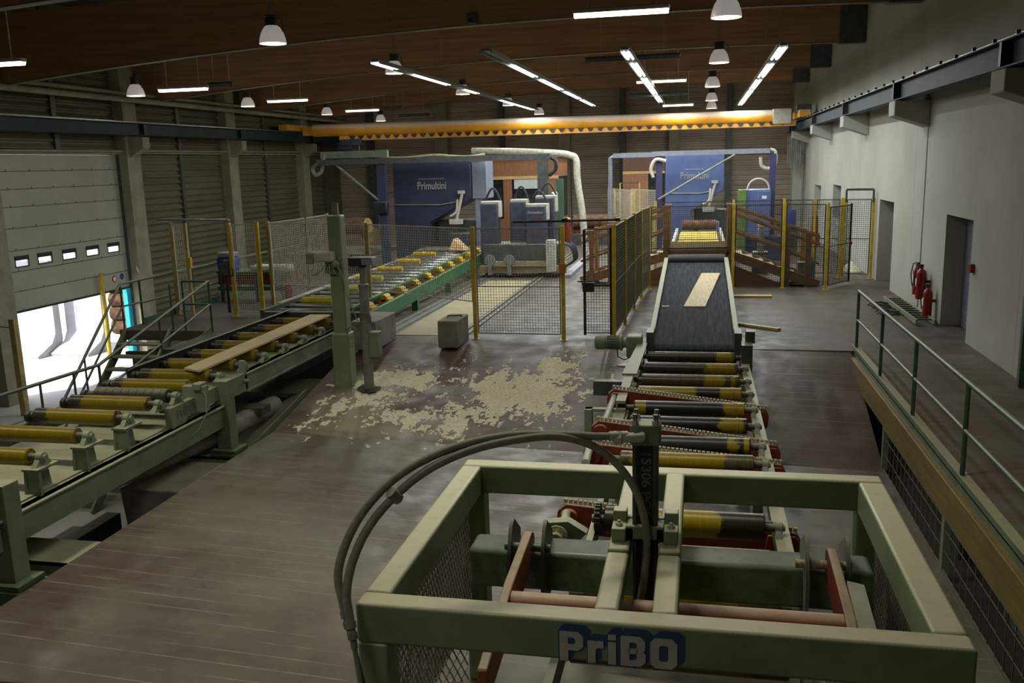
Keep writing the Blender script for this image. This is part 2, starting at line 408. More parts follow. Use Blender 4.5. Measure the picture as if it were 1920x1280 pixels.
for i, yy in enumerate((21.3, 28.5, 36.0, 43.3, 14.1, 6.9)):
    b = MB().prism([(XR, yy-.32, 4.5), (XR-.72, yy-.32, 4.5), (XR-.72, yy-.32, 4.19), (XR, yy-.32, 3.93)], (0, .62, 0))
    struct('trim_%d' % (i+2), b, 'wall', bevel=.015)
struct('trim_8', MB().box(XR-.45, XR, 45.2, 46.2, 0, ZC), 'wall')
struct('trim_9', MB().path([(XR-.5, 44.6, 3.55), (XR-.2, 44.4, 3.6), (XR-.1, 44.2, 3.4), (XR-.08, 44.2, 0.02)], .05), 'grey')
# rear wall behind the camera and the ceiling
struct('wall_behind', MB().box(XL-.4, XR+.9, -6.5, -6.2, -3.0, ZC), 'wall')
struct('ceiling', MB().box(XL-.5, XR+.9, -6.5, YB+.5, ZC, ZC+.3), 'darkroof_shade')
# back wall: corrugated siding, posts
def corrug(p0, p1, z0, z1, pitch, depth, nrm):
    p0, p1, nrm = Vector(p0), Vector(p1), Vector(nrm); mb = MB(); z = z0; prof = []
    while z < z1-1e-3:
        prof += [(0, z), (0, min(z1, z+pitch*.42)), (depth, min(z1, z+pitch*.55)), (depth, min(z1, z+pitch*.9))]; z += pitch
    prof.append((0, z1))
    for (d0, a), (d1, b) in zip(prof, prof[1:]):
        if b <= a: continue
        mb.face(p0+nrm*d0+Vector((0, 0, a)), p1+nrm*d0+Vector((0, 0, a)), p1+nrm*d1+Vector((0, 0, b)), p0+nrm*d1+Vector((0, 0, b)))
    return mb
struct('wall_back', corrug((XL-.2, YB, 0), (XR, YB, 0), -.1, ZC, .25, -.05, (0, 1, 0)).box(XL-.4, XR+.4, YB+.06, YB+.3, -3, ZC), 'backsiding', smooth=False)
for i, (xx, wd, m) in enumerate(((-13.5, .7, 'concdk'), (-6.9, .62, 'concdk'), (-1.3, .5, 'concdk'), (-10.2, .22, 'greydk'), (-3.9, .3, 'greydk'), (1.4, .3, 'greydk'), (-17.5, .3, 'greydk'))):
    struct('trim_%d' % (10+i), MB().box(xx-wd/2, xx+wd/2, YB-.45, YB, 0, ZC), m)
struct('trim_17', MB().tube((-19, YB-.5, 3.6), (XR-.3, YB-.5, 3.75), .03), 'grey')
# left wall: louvred siding between columns, an opening with a half raised sectional door
DY0, DY1, DZT = 22.35, 28.05, 4.05
def louvre(y0, y1, z0, z1, pitch=.24, d=.075):
    mb = MB(); z = z0
    while z < z1-.05:
        pr = [(XL, z), (XL+d, z+.012), (XL+d, z+.05), (XL, z+.17), (XL, z+pitch)]
        for (xa, za), (xb, zb_) in zip(pr, pr[1:]): mb.face((xa, y0, za), (xa, y1, za), (xb, y1, zb_), (xb, y0, zb_))
        z += pitch
    return mb
mb = louvre(DY1+.5, YB, -3., 4.2); mb2 = louvre(-6.2, YB, 4.2, ZC)
n0 = len(mb.v); mb.v += mb2.v; mb.f += [tuple(i+n0 for i in f) for f in mb2.f]
mb.box(XL-.35, XL-.12, DY1, YB+.3, -3, ZC).box(XL-.35, XL-.12, -6.5, DY1, DZT, ZC).box(XL-.35, XL, -6.5, DY0-.1, -3, DZT+.3)
struct('wall_left', mb, 'siding', smooth=False)
for i, yy in enumerate((21.7, 28.4, 35.3, 42.5)):
    mb = MB().box(XL-.1, XL+.42, yy-.38, yy+.38, -3, ZC-.2)
    if i:
        mb.prism([(XL+.42, yy-.2, 4.62), (XL+.95, yy-.2, 4.62), (XL+.95, yy-.2, 4.25), (XL+.42, yy-.2, 3.95)], (0, .4, 0))
    struct('trim_%d' % (20+i), mb, 'concdk', bevel=.012)
mb = MB()
for i, yy in enumerate((31.8, 38.8, 45.4, 25.0, 17.5)):
    struct('trim_%d' % (24+i), MB().box(XL-.02, XL+.14, yy-.1, yy+.1, 4.2 if yy < 28 else -3, ZC-.2), 'greydk')
struct('trim_30', MB().box(XL-.1, XL+.1, DY1-.05, DY1+.16, -3, DZT+.1), 'greydk')
struct('trim_31', MB().box(XL-.14, XL+.02, DY1-.28, DY1-.06, -3, -.5), 'cyan')
struct('trim_32', MB().box(XL-.1, XL+.2, DY0-.2, YB, 4.08, 4.14), 'concdk')

# sectional door: panels, a row of five small windows, stickers
door = thing('door_3', None, None, (XL-.02, (DY0+DY1)/2, -.47), kind='structure')
zs = [-.47, .1, .68, 1.29, 1.93, 2.54, 3.05, 3.56, 4.05]
WY = [(22.78, 23.3), (23.72, 24.3), (24.82, 25.42), (25.95, 26.55), (27.05, 27.65)]
for k in range(8):
    z0, z1 = zs[k]+.012, zs[k+1]-.012; x0, x1 = XL-.06, XL-.01
    mb = MB()
    if k == 2:
        mb.box(x0, x1, DY0, DY1, z0, z0+.13).box(x0, x1, DY0, DY1, z0+.41, z1); y = DY0
        for a, b in WY: mb.box(x0, x1, y, a, z0+.13, z0+.41); y = b
        mb.box(x0, x1, y, DY1, z0+.13, z0+.41)
    else: mb.box(x0, x1, DY0, DY1, z0, z1)
    for j in range(6): mb.box(x1, x1+.03, DY0+.5+j*.95, DY0+.56+j*.95, z0, z0+.05)
    mb.build('door_panel', 'doorpanel', door, smooth=False)
    MB().box(x0+.005, x1-.012, DY0, DY1, zs[k]-.013, zs[k]+.013).build('panel_joint', 'greydk', door)
for a, b in WY:
    f = MB().box(XL-.03, XL+.0, a-.03, b+.03, .79, .825).box(XL-.03, XL, a-.03, b+.03, 1.0, 1.13).box(XL-.03, XL, a-.03, a, .82, 1.1).box(XL-.03, XL, b, b+.03, .82, 1.1).build('window_frame', 'black', door)
    MB().box(XL-.045, XL-.035, a, b, .82, 1.1).build('window_pane', 'glass', f)
MB().box(XL-.07, XL, DY0, DY1, -.52, -.455).build('bottom_seal', 'black', door)
MB().lathe((XL-.008, 27.2, -.1), [(0, 0), (.11, 0), (.11, .01), (0, .01)], 20, (1, 0, 0)).build('prohibition_sticker', 'red', door)
MB().lathe((XL-.008, 27.62, -.06), [(0, 0), (.11, 0), (.11, .01), (0, .01)], 20, (1, 0, 0)).build('mandatory_sticker', 'bluedrum', door)
MB().lathe((XL+.003, 27.2, -.1), [(0, 0), (.075, 0), (.075, .004), (0, .004)], 20, (1, 0, 0)).build('sticker_field', 'white', door)
for z in zs[1:]: MB().box(XL-.05, XL+.02, DY1-.02, DY1+.14, z-.03, z+.03).build('hinge', 'steel', door)

# glulam roof beams, bottoms slightly cambered
def zbeam(x): return 6.76-.0029*(x+1)**2
for i, yy in enumerate(BEAMS):
    xs = [XL+.1+(XR-.12-XL)*k/16 for k in range(17)]
    pts = [(x, yy-.11, zbeam(x)) for x in xs]+[(xs[-1], yy-.11, zbeam(xs[-1])+1.55), (xs[0], yy-.11, zbeam(xs[0])+1.9)]
    o = struct('trim_%d' % (40+i), MB().prism(pts, (0, .22, 0)), 'glulam')
    MB().box(XR-.75, XR-.02, yy-.16, yy+.16, zbeam(XR)-.03, zbeam(XR)+1.2).build('beam_shoe', 'greydk', o)
    m2 = MB()
    for a, b in zip(xs, xs[1:]): m2.beam((a, yy, zbeam(a)-.012), (b, yy, zbeam(b)-.012), .24, .02)
    m2.build('bottom_edge', paint('pale arris', '#6f6455', .6), o)

tag(MB().box(-7.0, -3.2, 5.0, 5.72, ZL-.12, ZL-.03).build('platform_edge', 'black'), 'black steel strip at the near end of the lower deck, bottom left corner', 'steel strip')
# ================================================================== OVERHEAD
# crane rails on the corbels
def ibeam(p, q, h, b, t=.02):
    p, q = Vector(p), Vector(q); u = Vector((0, 0, 1))
    return MB().beam(p+u*(h-t/2), q+u*(h-t/2), b, t).beam(p+u*t/2, q+u*t/2, b, t).beam(p+u*h/2, q+u*h/2, .03, h-2*t)
t = thing('crane_rail', 'petrol blue crane rail beam running on corbels along the white right wall', 'crane rail', (XR-.55, 5, 4.51), 'crane runway beams')
ibeam((XR-.55, 2, 4.52), (XR-.55, 46.5, 4.50), .38, .28).build('runway_beam', 'teal', t)
MB().beam((XR-.55, 2, 4.925), (XR-.55, 46.5, 4.905), .06, .05).build('rail_bar', 'steel', t)
mb = MB()
for k in range(40): mb.cbox((XR-.68, 6.5+k, 4.925), .05, .06, .05)
mb.build('rail_clip', 'black', t); bpy.data.objects['rail_clip']['kind'] = 'stuff'
for yy in (14.1, 21.3, 28.5, 36.0, 43.3): MB().box(XR-.71, XR-.40, yy-.05, yy+.05, 4.54, 4.87).build('stiffener', 'black', t)
t = thing('crane_rail', 'petrol blue crane rail beam running along the dark louvred left wall', 'crane rail', (XL+.72, 5, 4.66), 'crane runway beams')
ibeam((XL+.72, 4, 4.63), (XL+.72, 46.5, 4.72), .4, .28).build('runway_beam', 'teal', t)
MB().beam((XL+.72, 4, 5.05), (XL+.72, 46.5, 5.14), .06, .05).build('rail_bar', 'steel', t)
for yy in (28.5, 35.3, 42.5): MB().box(XL+.56, XL+.88, yy-.05, yy+.05, 4.7, 5.05).build('stiffener', 'black', t)
# yellow bridge crane
t = thing('bridge_crane', 'yellow overhead bridge crane spanning the hall in front of the brown back wall', 'crane', (-7, 41, 4.6))
mb = MB()
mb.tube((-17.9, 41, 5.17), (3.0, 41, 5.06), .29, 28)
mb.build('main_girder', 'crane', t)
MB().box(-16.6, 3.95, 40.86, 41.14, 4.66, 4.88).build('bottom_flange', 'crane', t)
for k in range(46):
    x = -16.1+k*.43
    MB().prism([(x, 40.852, 4.87), (x+.3, 40.852, 4.87), (x+.22, 40.852, 4.74), (x+.15, 40.852, 4.70), (x+.08, 40.852, 4.74)], (0, -.05, 0)).build('festoon_loop', 'black', t)
MB().box(3.0, 3.75, 40.7, 41.3, 4.75, 5.38).build('control_cabinet', 'offwhite', t, bevel=.02)
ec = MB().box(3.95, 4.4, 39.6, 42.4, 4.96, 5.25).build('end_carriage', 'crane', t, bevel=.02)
MB().lathe((4.05, 40, 5.02), [(0, 0), (.12, 0), (.12, .14), (0, .14)], 16, (1, 0, 0)).build('wheel', 'black', ec)
MB().box(3.9, 4.5, 40.3, 40.9, 5.15, 5.5).build('travel_motor', 'greydk', t, bevel=.03)
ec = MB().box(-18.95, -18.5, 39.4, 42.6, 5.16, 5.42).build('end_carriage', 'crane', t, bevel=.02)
MB().lathe((-18.9, 40, 5.22), [(0, 0), (.12, 0), (.12, .14), (0, .14)], 16, (1, 0, 0)).build('wheel', 'black', ec)
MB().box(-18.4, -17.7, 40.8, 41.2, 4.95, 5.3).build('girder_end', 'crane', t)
h = thing('chain_hoist', None, None, (0, 0, 0)); h.parent = t; h.location = Vector((-15.9, 41, 4.4))-t.location
MB().box(-16.5, -15.5, 40.7, 41.3, 4.42, 4.72).build('hoist_body', 'navy', h, bevel=.03)
MB().lathe((-16.7, 41, 4.4), [(0, 0), (.2, 0), (.22, .1), (.22, .6), (.2, .7), (0, .7)], 18, (1, 0, 0)).build('hoist_drum', 'navy', h)
MB().tube((-15.7, 41, 4.4), (-15.7, 41, 3.9), .02).path([(-15.7, 41, 3.9), (-15.62, 41, 3.8), (-15.7, 41, 3.72), (-15.78, 41, 3.78)], .03).build('hook', 'steel', h)
mb = MB()
for k in range(8): mb.tube((4.0+.07*k, 44.6-.1*k, 4.3), (4.0+.07*k, 44.6-.1*k, 3.1-.1*(k % 3)), .035)
tag(mb.build('cable_loop', 'grey'), 'bundle of grey festoon cables hanging under the right crane rail end', 'cable')

# pipes along the left wall
tag(MB().tube((XL+.3, -2, 4.05), (XL+.3, 47.2, 4.24), .035, 8).build('gas_pipe', M['concdk']), 'thin straight pipe running above the raised sectional door', 'pipe')
t = thing('cable_tray', 'dark twin duct running high along the left wall above the crane rail', 'duct', (XL+1, 20, 5.8))
MB().tube((XL+1.0, 2, 5.8), (XL+1.0, 46.8, 5.8), .09, 10).build('duct_pipe', 'concdk', t)
MB().tube((XL+.85, 2, 6.02), (XL+.85, 46.8, 6.02), .06, 10).build('duct_pipe', 'concdk', t)

# bell lamps
def bell_lamp(loc, label, lit=True):
    x, y, z = loc
    t = thing('pendant_lamp', label, 'lamp', (x, y, z), 'bell shaped high bay lamps')
    pr = [(.235, 0), (.24, .02), (.225, .1), (.19, .2), (.135, .285), (.1, .31)]
    MB().lathe(loc, pr+[(.09, .30), (.125, .275), (.18, .19), (.213, .1), (.225, .02), (.235, 0)], 28).build('lamp_shade', 'bellglass', t)
    MB().lathe((x, y, z+.03), [(0, 0), (.21, 0)], 24).build('lamp_lens', 'lens', t)
    MB().lathe((x, y, z+.30), [(.0, 0), (.105, 0), (.115, .03), (.115, .15), (.13, .16), (.13, .18), (0, .18)], 20).build('gear_housing', 'black', t)
    mb = MB().tube((x-.11, y, z+.46), (x, y, z+.78), .008, 6).tube((x+.11, y, z+.46), (x, y, z+.78), .008, 6).tube((x, y-.1, z+.46), (x, y, z+.78), .008, 6)
    mb.tube((x, y, z+.78), (x, y, ZC), .007, 6); mb.build('hanger', 'grey', t)
    MB().path([(x+.12, y, z+.44), (x+.2, y, z+.4), (x+.21, y, z+.25), (x+.17, y, z+.16)], .008, 6).build('lamp_cable', 'black', t)
    l = bpy.data.lights.new('bell_light', 'POINT'); l.shadow_soft_size = .12; l.energy = LIGHT_BELL; l.color = (1, .96, .68)
    lo = bpy.data.objects.new('bell_light', l); C.objects.link(lo); lo.location = (x, y, z-.1)
cols = {-15.5: 'left', -7.65: 'middle', .4: 'right'}
near = {15.3: 'nearest', 23.0: 'second', 30.3: 'third', 37.7: 'fourth', 43.0: 'farthest'}
BP = {(-7.65, 15.3): (-7.53, 15.7, 5.62), (.4, 15.3): (.37, 15.2, 5.55), (-15.5, 23.0): (-15.19, 23, 5.49), (-15.5, 30.3): (-15.66, 30.3, 5.62), (-15.5, 37.7): (-15.82, 37.7, 5.68),
      (-15.5, 43.0): (-15.28, 43, 5.6), (-7.65, 23.0): (-7.73, 23, 5.75), (-7.65, 30.3): (-7.82, 30.3, 5.72), (-7.65, 37.7): (-7.81, 37.7, 5.76), (-7.65, 43.0): (-7.44, 43, 5.64),
      (.4, 23.0): (.41, 23, 5.63), (.4, 30.3): (.35, 30.3, 5.62), (.4, 37.7): (.41, 37.7, 5.63), (.4, 43.0): (.47, 43, 5.61)}
for x in cols:
    for y in near:
        if (x, y) == (-15.5, 15.3): continue
        bell_lamp(BP[x, y], 'bell shaped high bay lamp, %s one of the %s row running down the hall' % (near[y], cols[x]))
# fluorescent battens across the hall
def batten(x, y, z, L, lit, label, cold=False, post=True):
    t = thing('batten_light', label, 'lamp', (x, y, z), 'fluorescent battens hung across the hall')
    MB().box(x-L/2, x+L/2, y-.09, y+.09, z, z+.07).build('housing', 'offwhite' if lit else 'greydk', t, bevel=.015)
    MB().prism([(x-L/2+.02, y-.08, z), (x-L/2+.02, y+.08, z), (x-L/2+.02, y+.05, z-.06), (x-L/2+.02, y-.05, z-.06)], (L-.04, 0, 0)).build('diffuser', ('tubecold' if cold else 'tubewhite') if lit else 'greydk', t)
    for s in (-1, 1): MB().tube((x+s*L*.33, y, z+.07), (x+s*L*.33, y, ZC), .012 if post else .006, 6).build('hanger_rod', 'offwhite', t)
    if lit: area('batten_light_source', (x, y, z-.07), L-.1, .12, LIGHT_FLUO, (.9, .95, 1) if cold else (1, .97, .85))
batten(-13.1, 15.3, 5.5, 1.5, True, 'lit fluorescent batten at the left edge, above the sectional door')
batten(-1.28, 15.3, 5.75, 1.55, True, 'nearest lit fluorescent batten, beside the nearest right bell lamp')
batten(-13.75, 23.0, 5.62, 1.45, True, 'cold white lit batten beside the dark batten over the left lane', True)
batten(-12.6, 23.0, 5.68, .7, False, 'short unlit batten butted to a cold white lit one')
batten(-14.15, 30.3, 5.78, 1.5, True, 'lit fluorescent batten hung right of the third left row bell lamp')
batten(-14.2, 37.7, 5.82, 1.5, True, 'thin warm lit batten just left of the crane hoist end')
batten(-12.9, 37.7, 5.86, .9, False, 'short unlit batten beside the thin warm lit batten')
batten(-13.6, 43.0, 5.82, 1.5, False, 'pale unlit batten just above the crane girder left half')
batten(-1.25, 30.3, 5.88, 1.6, True, 'lit fluorescent batten below the long dark twin batten')
batten(-.95, 40.0, 5.66, 1.3, True, 'small lit batten just above the crane girder right half')
batten(-1.65, 23.0, 5.84, 2.3, False, 'long dark unlit twin batten crossing a lit light line', post=False)
batten(-1.5, 34.0, 5.7, 2.1, False, 'dark unlit twin batten, the farther of the two', post=False)
# light lines running down the hall
def light_line(x, y0, y1, z, segs, label):
    t = thing('light_line', label, 'lamp', (x, y0, z), 'fluorescent light lines along the hall')
    MB().box(x-.07, x+.07, y0, y1, z+.02, z+.09).box(x-.13, x-.1, y0, y1, z-.02, z+.06).box(x+.1, x+.13, y0, y1, z-.02, z+.06).box(x-.12, x+.12, y0, y1, z+.045, z+.06).build('trunking', 'grey', t)
    for a, b in segs:
        for s in (-.055, .055): MB().tube((x+s, a, z), (x+s, b, z), .028, 10).build('tube', 'tubecold', t)
        area('line_light', (x, (a+b)/2, z-.04), .2, b-a, LIGHT_TRUNK*(b-a)/3, (.95, 1, .97))
    yy = y0+1
    while yy < y1: MB().tube((x, yy, z+.09), (x, yy, ZC), .006, 6).build('hanger', 'grey', t); yy += 4.6
light_line(-7.25, 20.2, 41, 5.72, [(20.3, 21.6), (23.3, 26.4), (28.6, 30.0), (34.0, 40.4)], 'light line leftmost of the four, behind the middle row of bell lamps')
light_line(-4.45, 19.3, 41, 5.72, [(22.2, 25.2), (26.4, 30.0), (31.2, 34.5), (35.6, 39.2)], 'light line second from left, with a bare rail at its near end')
light_line(-1.62, 20.3, 40, 5.72, [(20.7, 22.0), (23.2, 26.5), (27.5, 31.0), (31.8, 35), (35.6, 38.5)], 'light line third from left, crossed by the dark twin battens')
light_line(1.72, 21.0, 44, 5.72, [(21.4, 23.6), (25, 28.6), (29.8, 33.4), (34.4, 38.4), (39.2, 43)], 'light line rightmost of the four, nearest the white wall')
t = thing('beam_camera', 'small grey camera box fixed to the nearest full beam face', 'camera', at(885, 35, Y=22.0))
cb = at(885, 35, Y=22.0)
MB().box(cb.x-.1, cb.x+.1, 21.9, 22.09, cb.z-.12, cb.z+.12).build('housing', 'greydk', t, bevel=.01)
MB().tube((cb.x, 21.9, cb.z-.05), (cb.x, 21.86, cb.z-.05), .05).build('lens', 'black', t)
# ================================================================== CONVEYORS
def roller(x0, x1, y, z, r, mat, parent, hub=.045, n=24, rings=()):
    o = MB().lathe((x0, y, z), [(0, 0), (r-.008, 0), (r, .01), (r, x1-x0-.01), (r-.008, x1-x0), (0, x1-x0)], n, (1, 0, 0))
    for q in rings: o.lathe((q, y, z), [(r, -.02), (r+.006, -.015), (r+.006, .015), (r, .02)], n, (1, 0, 0))
    o = o.build('roller', mat, parent)
    MB().tube((x0-.12, y, z), (x0+.01, y, z), hub, 10).build('axle', 'greydk', o); MB().tube((x1-.01, y, z), (x1+.12, y, z), hub, 10).build('axle', 'greydk', o)
    return o
def bearing(x, y, z, parent, mat='greyg', s=1.):
    MB().lathe((x-.03*s, y, z), [(0, 0), (.062*s, 0), (.062*s, .07*s), (.035*s, .08*s), (.035*s, .1*s), (0, .1*s)], 16, (1, 0, 0)).prism([(x-.03*s, y-.13*s, z-.09*s), (x-.03*s, y+.13*s, z-.09*s), (x-.03*s, y+.055*s, z), (x-.03*s, y-.055*s, z)], (.06*s, 0, 0)).build('bearing', mat, parent)

# ---- left roller conveyor beside the deck
RY = [17.3, 16.5, 15.72, 14.92, 14.15, 13.4, 12.68, 11.95, 11.32, 10.78, 10.36, 9.69, 8.93, 8.15, 7.3, 6.5]
t = thing('roller_conveyor', 'long green conveyor of yellow rollers on the left, carrying one pale plank', 'conveyor', (-7.6, 11.8, -.68), 'roller conveyors')
ylw = worn_roller('worn yellow roller', '#8f7a04', '#443a30', -.50, .48, 2, 3)
ylw2 = worn_roller('worn yellow roller scratched', '#8a7404', '#42382e', -.62, .55, 2, 3, .1)
drk = paint('dark rubber lagging', '#3a3a36', .6, dust=.5, var=.25, stretch=(30, 1, 1))
for i, y in enumerate(RY):
    if i == 9: o = roller(-8.2, -7.1, y, .40, .1, drk, t, rings=[-8.15+.12*k for k in range(9)])
    else: o = roller(-8.28, -7.12, y, .40, .098, ylw if i % 3 else ylw2, t)
    bearing(-6.99, y, .40, t)
    if i > 2: MB().lathe((-8.42, y, .38), [(0, 0), (.075, 0), (.075, .06), (.04, .07), (.04, .1), (0, .1)], 14, (1, 0, 0)).build('bearing', 'black', t)
MB().box(-7.02, -6.9, 12.55, 17.6, .02, .31).box(-7.04, -6.86, 12.55, 17.6, .285, .31).box(-7.04, -6.86, 12.55, 17.6, .02, .045).build('side_beam', 'greyg', t)
MB().prism([(-7.0, 10.5, .3), (-7.0, 12.6, .31), (-7.0, 12.6, .03), (-7.0, 11.9, .03), (-7.0, 11.7, .1), (-7.0, 10.9, .1), (-7.0, 10.75, -.05), (-7.0, 10.5, -.05)], (.1, 0, 0)).build('side_plate', 'greyg', t)
MB().box(-6.95, -6.84, 4.6, 12.0, -.31, .02).box(-7.0, -6.8, 4.6, 12.0, -.005, .02).build('lower_beam', 'green', t, bevel=.006)
for y in (9.69, 8.93, 8.15, 7.3, 6.5):
    MB().prism([(-7.08, y-.17, .3), (-7.08, y+.15, .3), (-7.08, y+.2, 0), (-7.08, y-.2, 0)], (.03, 0, 0)).box(-7.08, -6.9, y-.17, y-.13, 0, .3).box(-7.1, -6.9, y-.18, y+.16, .29, .315).build('roller_bracket', 'green', t)
for y in (11.82, 7.42, 16.6):
    zb = zdeck(-6.7, y)-.02 if y < 16 else -.3
    MB().box(-6.98, -6.76, y-.11, y+.11, zb+.06, .38 if y < 16 else .02).build('leg', 'green', t, bevel=.006)
    MB().box(-7.06, -6.66, y-.19, y+.19, zb, zb+.06).box(-7.06, -6.64, y-.21, y-.17, zb-.25, zb).box(-7.06, -6.64, y+.17, y+.21, zb-.25, zb).build('foot_plate', 'greendk', t)
    MB().box(-8.5, -8.35, y-.08, y+.08, -3.0, .3).build('leg', 'greydk', t)
MB().box(-8.52, -8.4, 4.6, 17.6, .1, .3).build('side_beam', 'greydk', t)
MB().beam((-8.42, 11.9, .5), (-8.42, 17.4, .5), .16, .02, (-.5, 0, 1)).build('guide_rail', 'greyg', t)
MB().beam((-8.5, 11.9, .4), (-8.5, 17.4, .4), .02, .2).build('guide_plate', 'black', t)
for a, b in ((12.7, 17.5), (9.9, 12.5), (7.4, 9.7), (5, 7.2)): MB().box(-8.3, -6.98, a, b, .03, .04).build('tray', 'greyg', t)
mb = MB().box(-7.08, -6.74, 11.08, 11.2, .1, .46).box(-6.9, -6.78, 11.05, 11.24, .42, .5).tube((-7.4, 11.0, .12), (-6.95, 11.0, .12), .035)
mb.build('sensor_post', 'greyg', t); MB().path([(-6.78, 11.1, .44), (-6.7, 11.05, .35), (-6.68, 11.0, .1), (-6.76, 10.9, -.1), (-6.85, 10.7, -.2)], .006, 6).build('sensor_cable', 'cable', t)
MB().box(-7.0, -6.92, 12.55, 12.63, .25, .5).tube((-7.2, 12.5, .2), (-6.8, 12.5, .2), .03).build('sensor_post', 'concrete', t)
text('lettering', 'PriBO', 'chalk', t, basis(Vector((-6.895, 10.62, .13)), (0, 1, 0), (0, 0, 1)), .18, .002, align='LEFT', sx=1)
MB().box(-6.95, -6.80, 5.4, 5.7, -.1, .5).build('end_post', 'grey', t)
o = MB().prism([at(345, 693, Z=.505), at(374, 698, Z=.505), at(620, 592, Z=.505), at(582, 592, Z=.505)], (0, 0, .03)).build('plank', 'wood'); tag(o, 'long pale sawn plank lying on the yellow rollers of the left conveyor', 'plank')

# things under and beside the left conveyor
tag(MB().prism([(-7.35, 10.2, -3), (-7.0, 10.2, -3), (-6.70, 10.2, -.75), (-7.6, 10.2, -.75)], (0, 1.2, 0)).build('concrete_pier', 'concrete', bevel=.02), 'tapering concrete pier standing in the pit below the left conveyor', 'pier')
t = thing('pit_beam', 'dark steel beam with grating lying along the pit under the left conveyor', 'beam', (-7.6, 8, -1.3))
MB().box(-7.75, -7.55, 4.5, 10.1, -1.35, -1.05).build('beam_body', 'black', t)
MB().box(-8.3, -7.75, 4.5, 10.1, -1.32, -1.28).build('grating', 'greydk', t)
for y in (5.2, 7.4, 9.6): MB().box(-7.72, -7.58, y, y+.14, -3, -1.35).build('leg', 'black', t)
t = thing('support_bracket', 'green steel channel joining conveyor leg foot to the deck edge, nearest the pier', 'bracket', (-7.4, 11.8, -.8), 'pit crossbeams')
MB().box(-8.4, -6.62, 11.6, 12.0, -.78, -.75).box(-8.4, -6.62, 11.6, 11.63, -1.0, -.75).build('channel', 'greyg', t)
t = thing('support_bracket', 'dusty channel bridging the pit to the deck edge, nearest the camera', 'bracket', (-7.4, 8.1, -.8), 'pit crossbeams')
MB().box(-8.4, -6.6, 7.9, 8.5, -.74, -.71).box(-8.4, -6.6, 7.9, 7.93, -1.02, -.71).box(-8.4, -6.6, 7.9, 8.2, -1.04, -1.0).build('channel', 'greyg', t)
tag(MB().path([(-8.6, 4.5, -.55), (-8.0, 7.5, -.5), (-7.4, 10, -.45), (-7.1, 12, -.5), (-7.2, 14, -.6)], .16, 10).build('waste_chute_edge', 'concrete'), 'dusty brown pipe lying along under the left conveyor', 'pipe')
tag(MB().box(-10.2, -8.7, 13.0, 15.4, -1.6, -1.2).box(-8.6, -6.9, 13.0, 13.3, -.5, -.38).box(-8.6, -6.7, 14.5, 15.6, -.6, -.52).build('pit_machine', 'greydk'), 'dark dusty machine frame in the pit behind the left conveyor', 'machine')
tag(MB().prism([(-7.3, 12.0, -1.3), (-6.7, 12.0, -.9), (-6.7, 14.3, -.5), (-7.3, 14.3, -.8)], (0, 0, .12)).build('waste_chute', 'greyg'), 'dusty metal chute lying beside the ramp edge', 'chute')

# ---- green log deck conveyor behind the camera posts
t = thing('log_conveyor', 'bright green conveyor with steel rollers leading back to the left blue saw', 'conveyor', (-7.8, 17.5, 0), 'roller conveyors')
MB().beam((-6.7, 17.35, .30), (-6.62, 28.0, .56), .08, .30).build('side_beam', 'brightgreen', t, bevel=.008)
MB().beam((-7.0, 17.3, .55), (-6.95, 28.0, .80), .1, .06).build('top_rail', 'brightgreen', t)
MB().beam((-8.95, 17.2, .30), (-8.95, 28.8, .40), .08, .46).build('side_beam', 'greydk', t)
MB().beam((-8.95, 18.0, .55), (-8.95, 28.8, .62), .1, .03).build('guard_rail', 'offwhite', t)
for i in range(19):
    y = 17.7+i*.54; z = .42+.024*(y-17.4)
    roller(-8.8, -7.08, y, z, .07, 'steel', t, .03, 14)
    if i % 2 == 0:
        MB().box(-6.98, -6.72, y+.05, y+.36, z-.16, z+.08).tube((-6.86, y+.05, z+.08), (-6.86, y+.36, z+.08), .09, 12).build('drive_block', paint('block yellow %d' % i, '#d2a600', .55, var=.2), t, bevel=.02)
    if i % 3 == 1: MB().tube((-8.6, y+.24, z+.1), (-7.9, y+.24, z+.1), .085, 14).build('stop_sleeve', paint('sleeve %d' % i, '#cfc428' if i < 8 else '#d8a818', .4, var=.15), t)
for y in (17.5, 20.5, 23.5, 26.5):
    MB().box(-6.75, -6.6, y, y+.12, 0, .25).build('leg', 'brightgreen', t); MB().box(-9.0, -8.88, y, y+.12, 0, .25).build('leg', 'greydk', t)
MB().box(-8.9, -6.6, 17.15, 17.3, .05, .5).build('end_plate', 'greydk', t)
MB().box(-8.9, -6.9, 27.6, 29.0, .70, .76).build('end_table', 'greydk', t)
tag(MB().prism([(-7.6, 27.0, .8), (-7.1, 27.1, .8), (-7.5, 27.2, 1.15)], (.05, .4, 0)).build('wood_offcut', 'woodx'), 'small wooden offcut standing at the far end of the green conveyor', 'offcut')
# rails in the floor and plywood strip
for i, (a, b) in enumerate((((-6.45, 17.6), (-6.3, 30)), ((-6.25, 17.6), (-6.1, 30)), ((-4.75, 16.9), (-4.75, 34)), ((-4.6, 16.9), (-4.6, 34)))):
    lab = ('pair', )
    tag(MB().beam((a[0], a[1], .015), (b[0], b[1], .015), .06 if i != 1 else .1, .03).build('floor_rail', 'steel' if i < 2 else 'greydk'),
        ('steel floor rail next to the green conveyor foot', 'second steel floor rail from the green conveyor', 'dark floor rail left of the pair reaching the left saw carriage', 'dark floor rail right of the pair reaching the left saw carriage')[i], 'rail', 'carriage rails in the floor')
struct('floor_plywood', MB().box(-6.1, -4.82, 17.35, 26.0, 0, .012), 'ply')

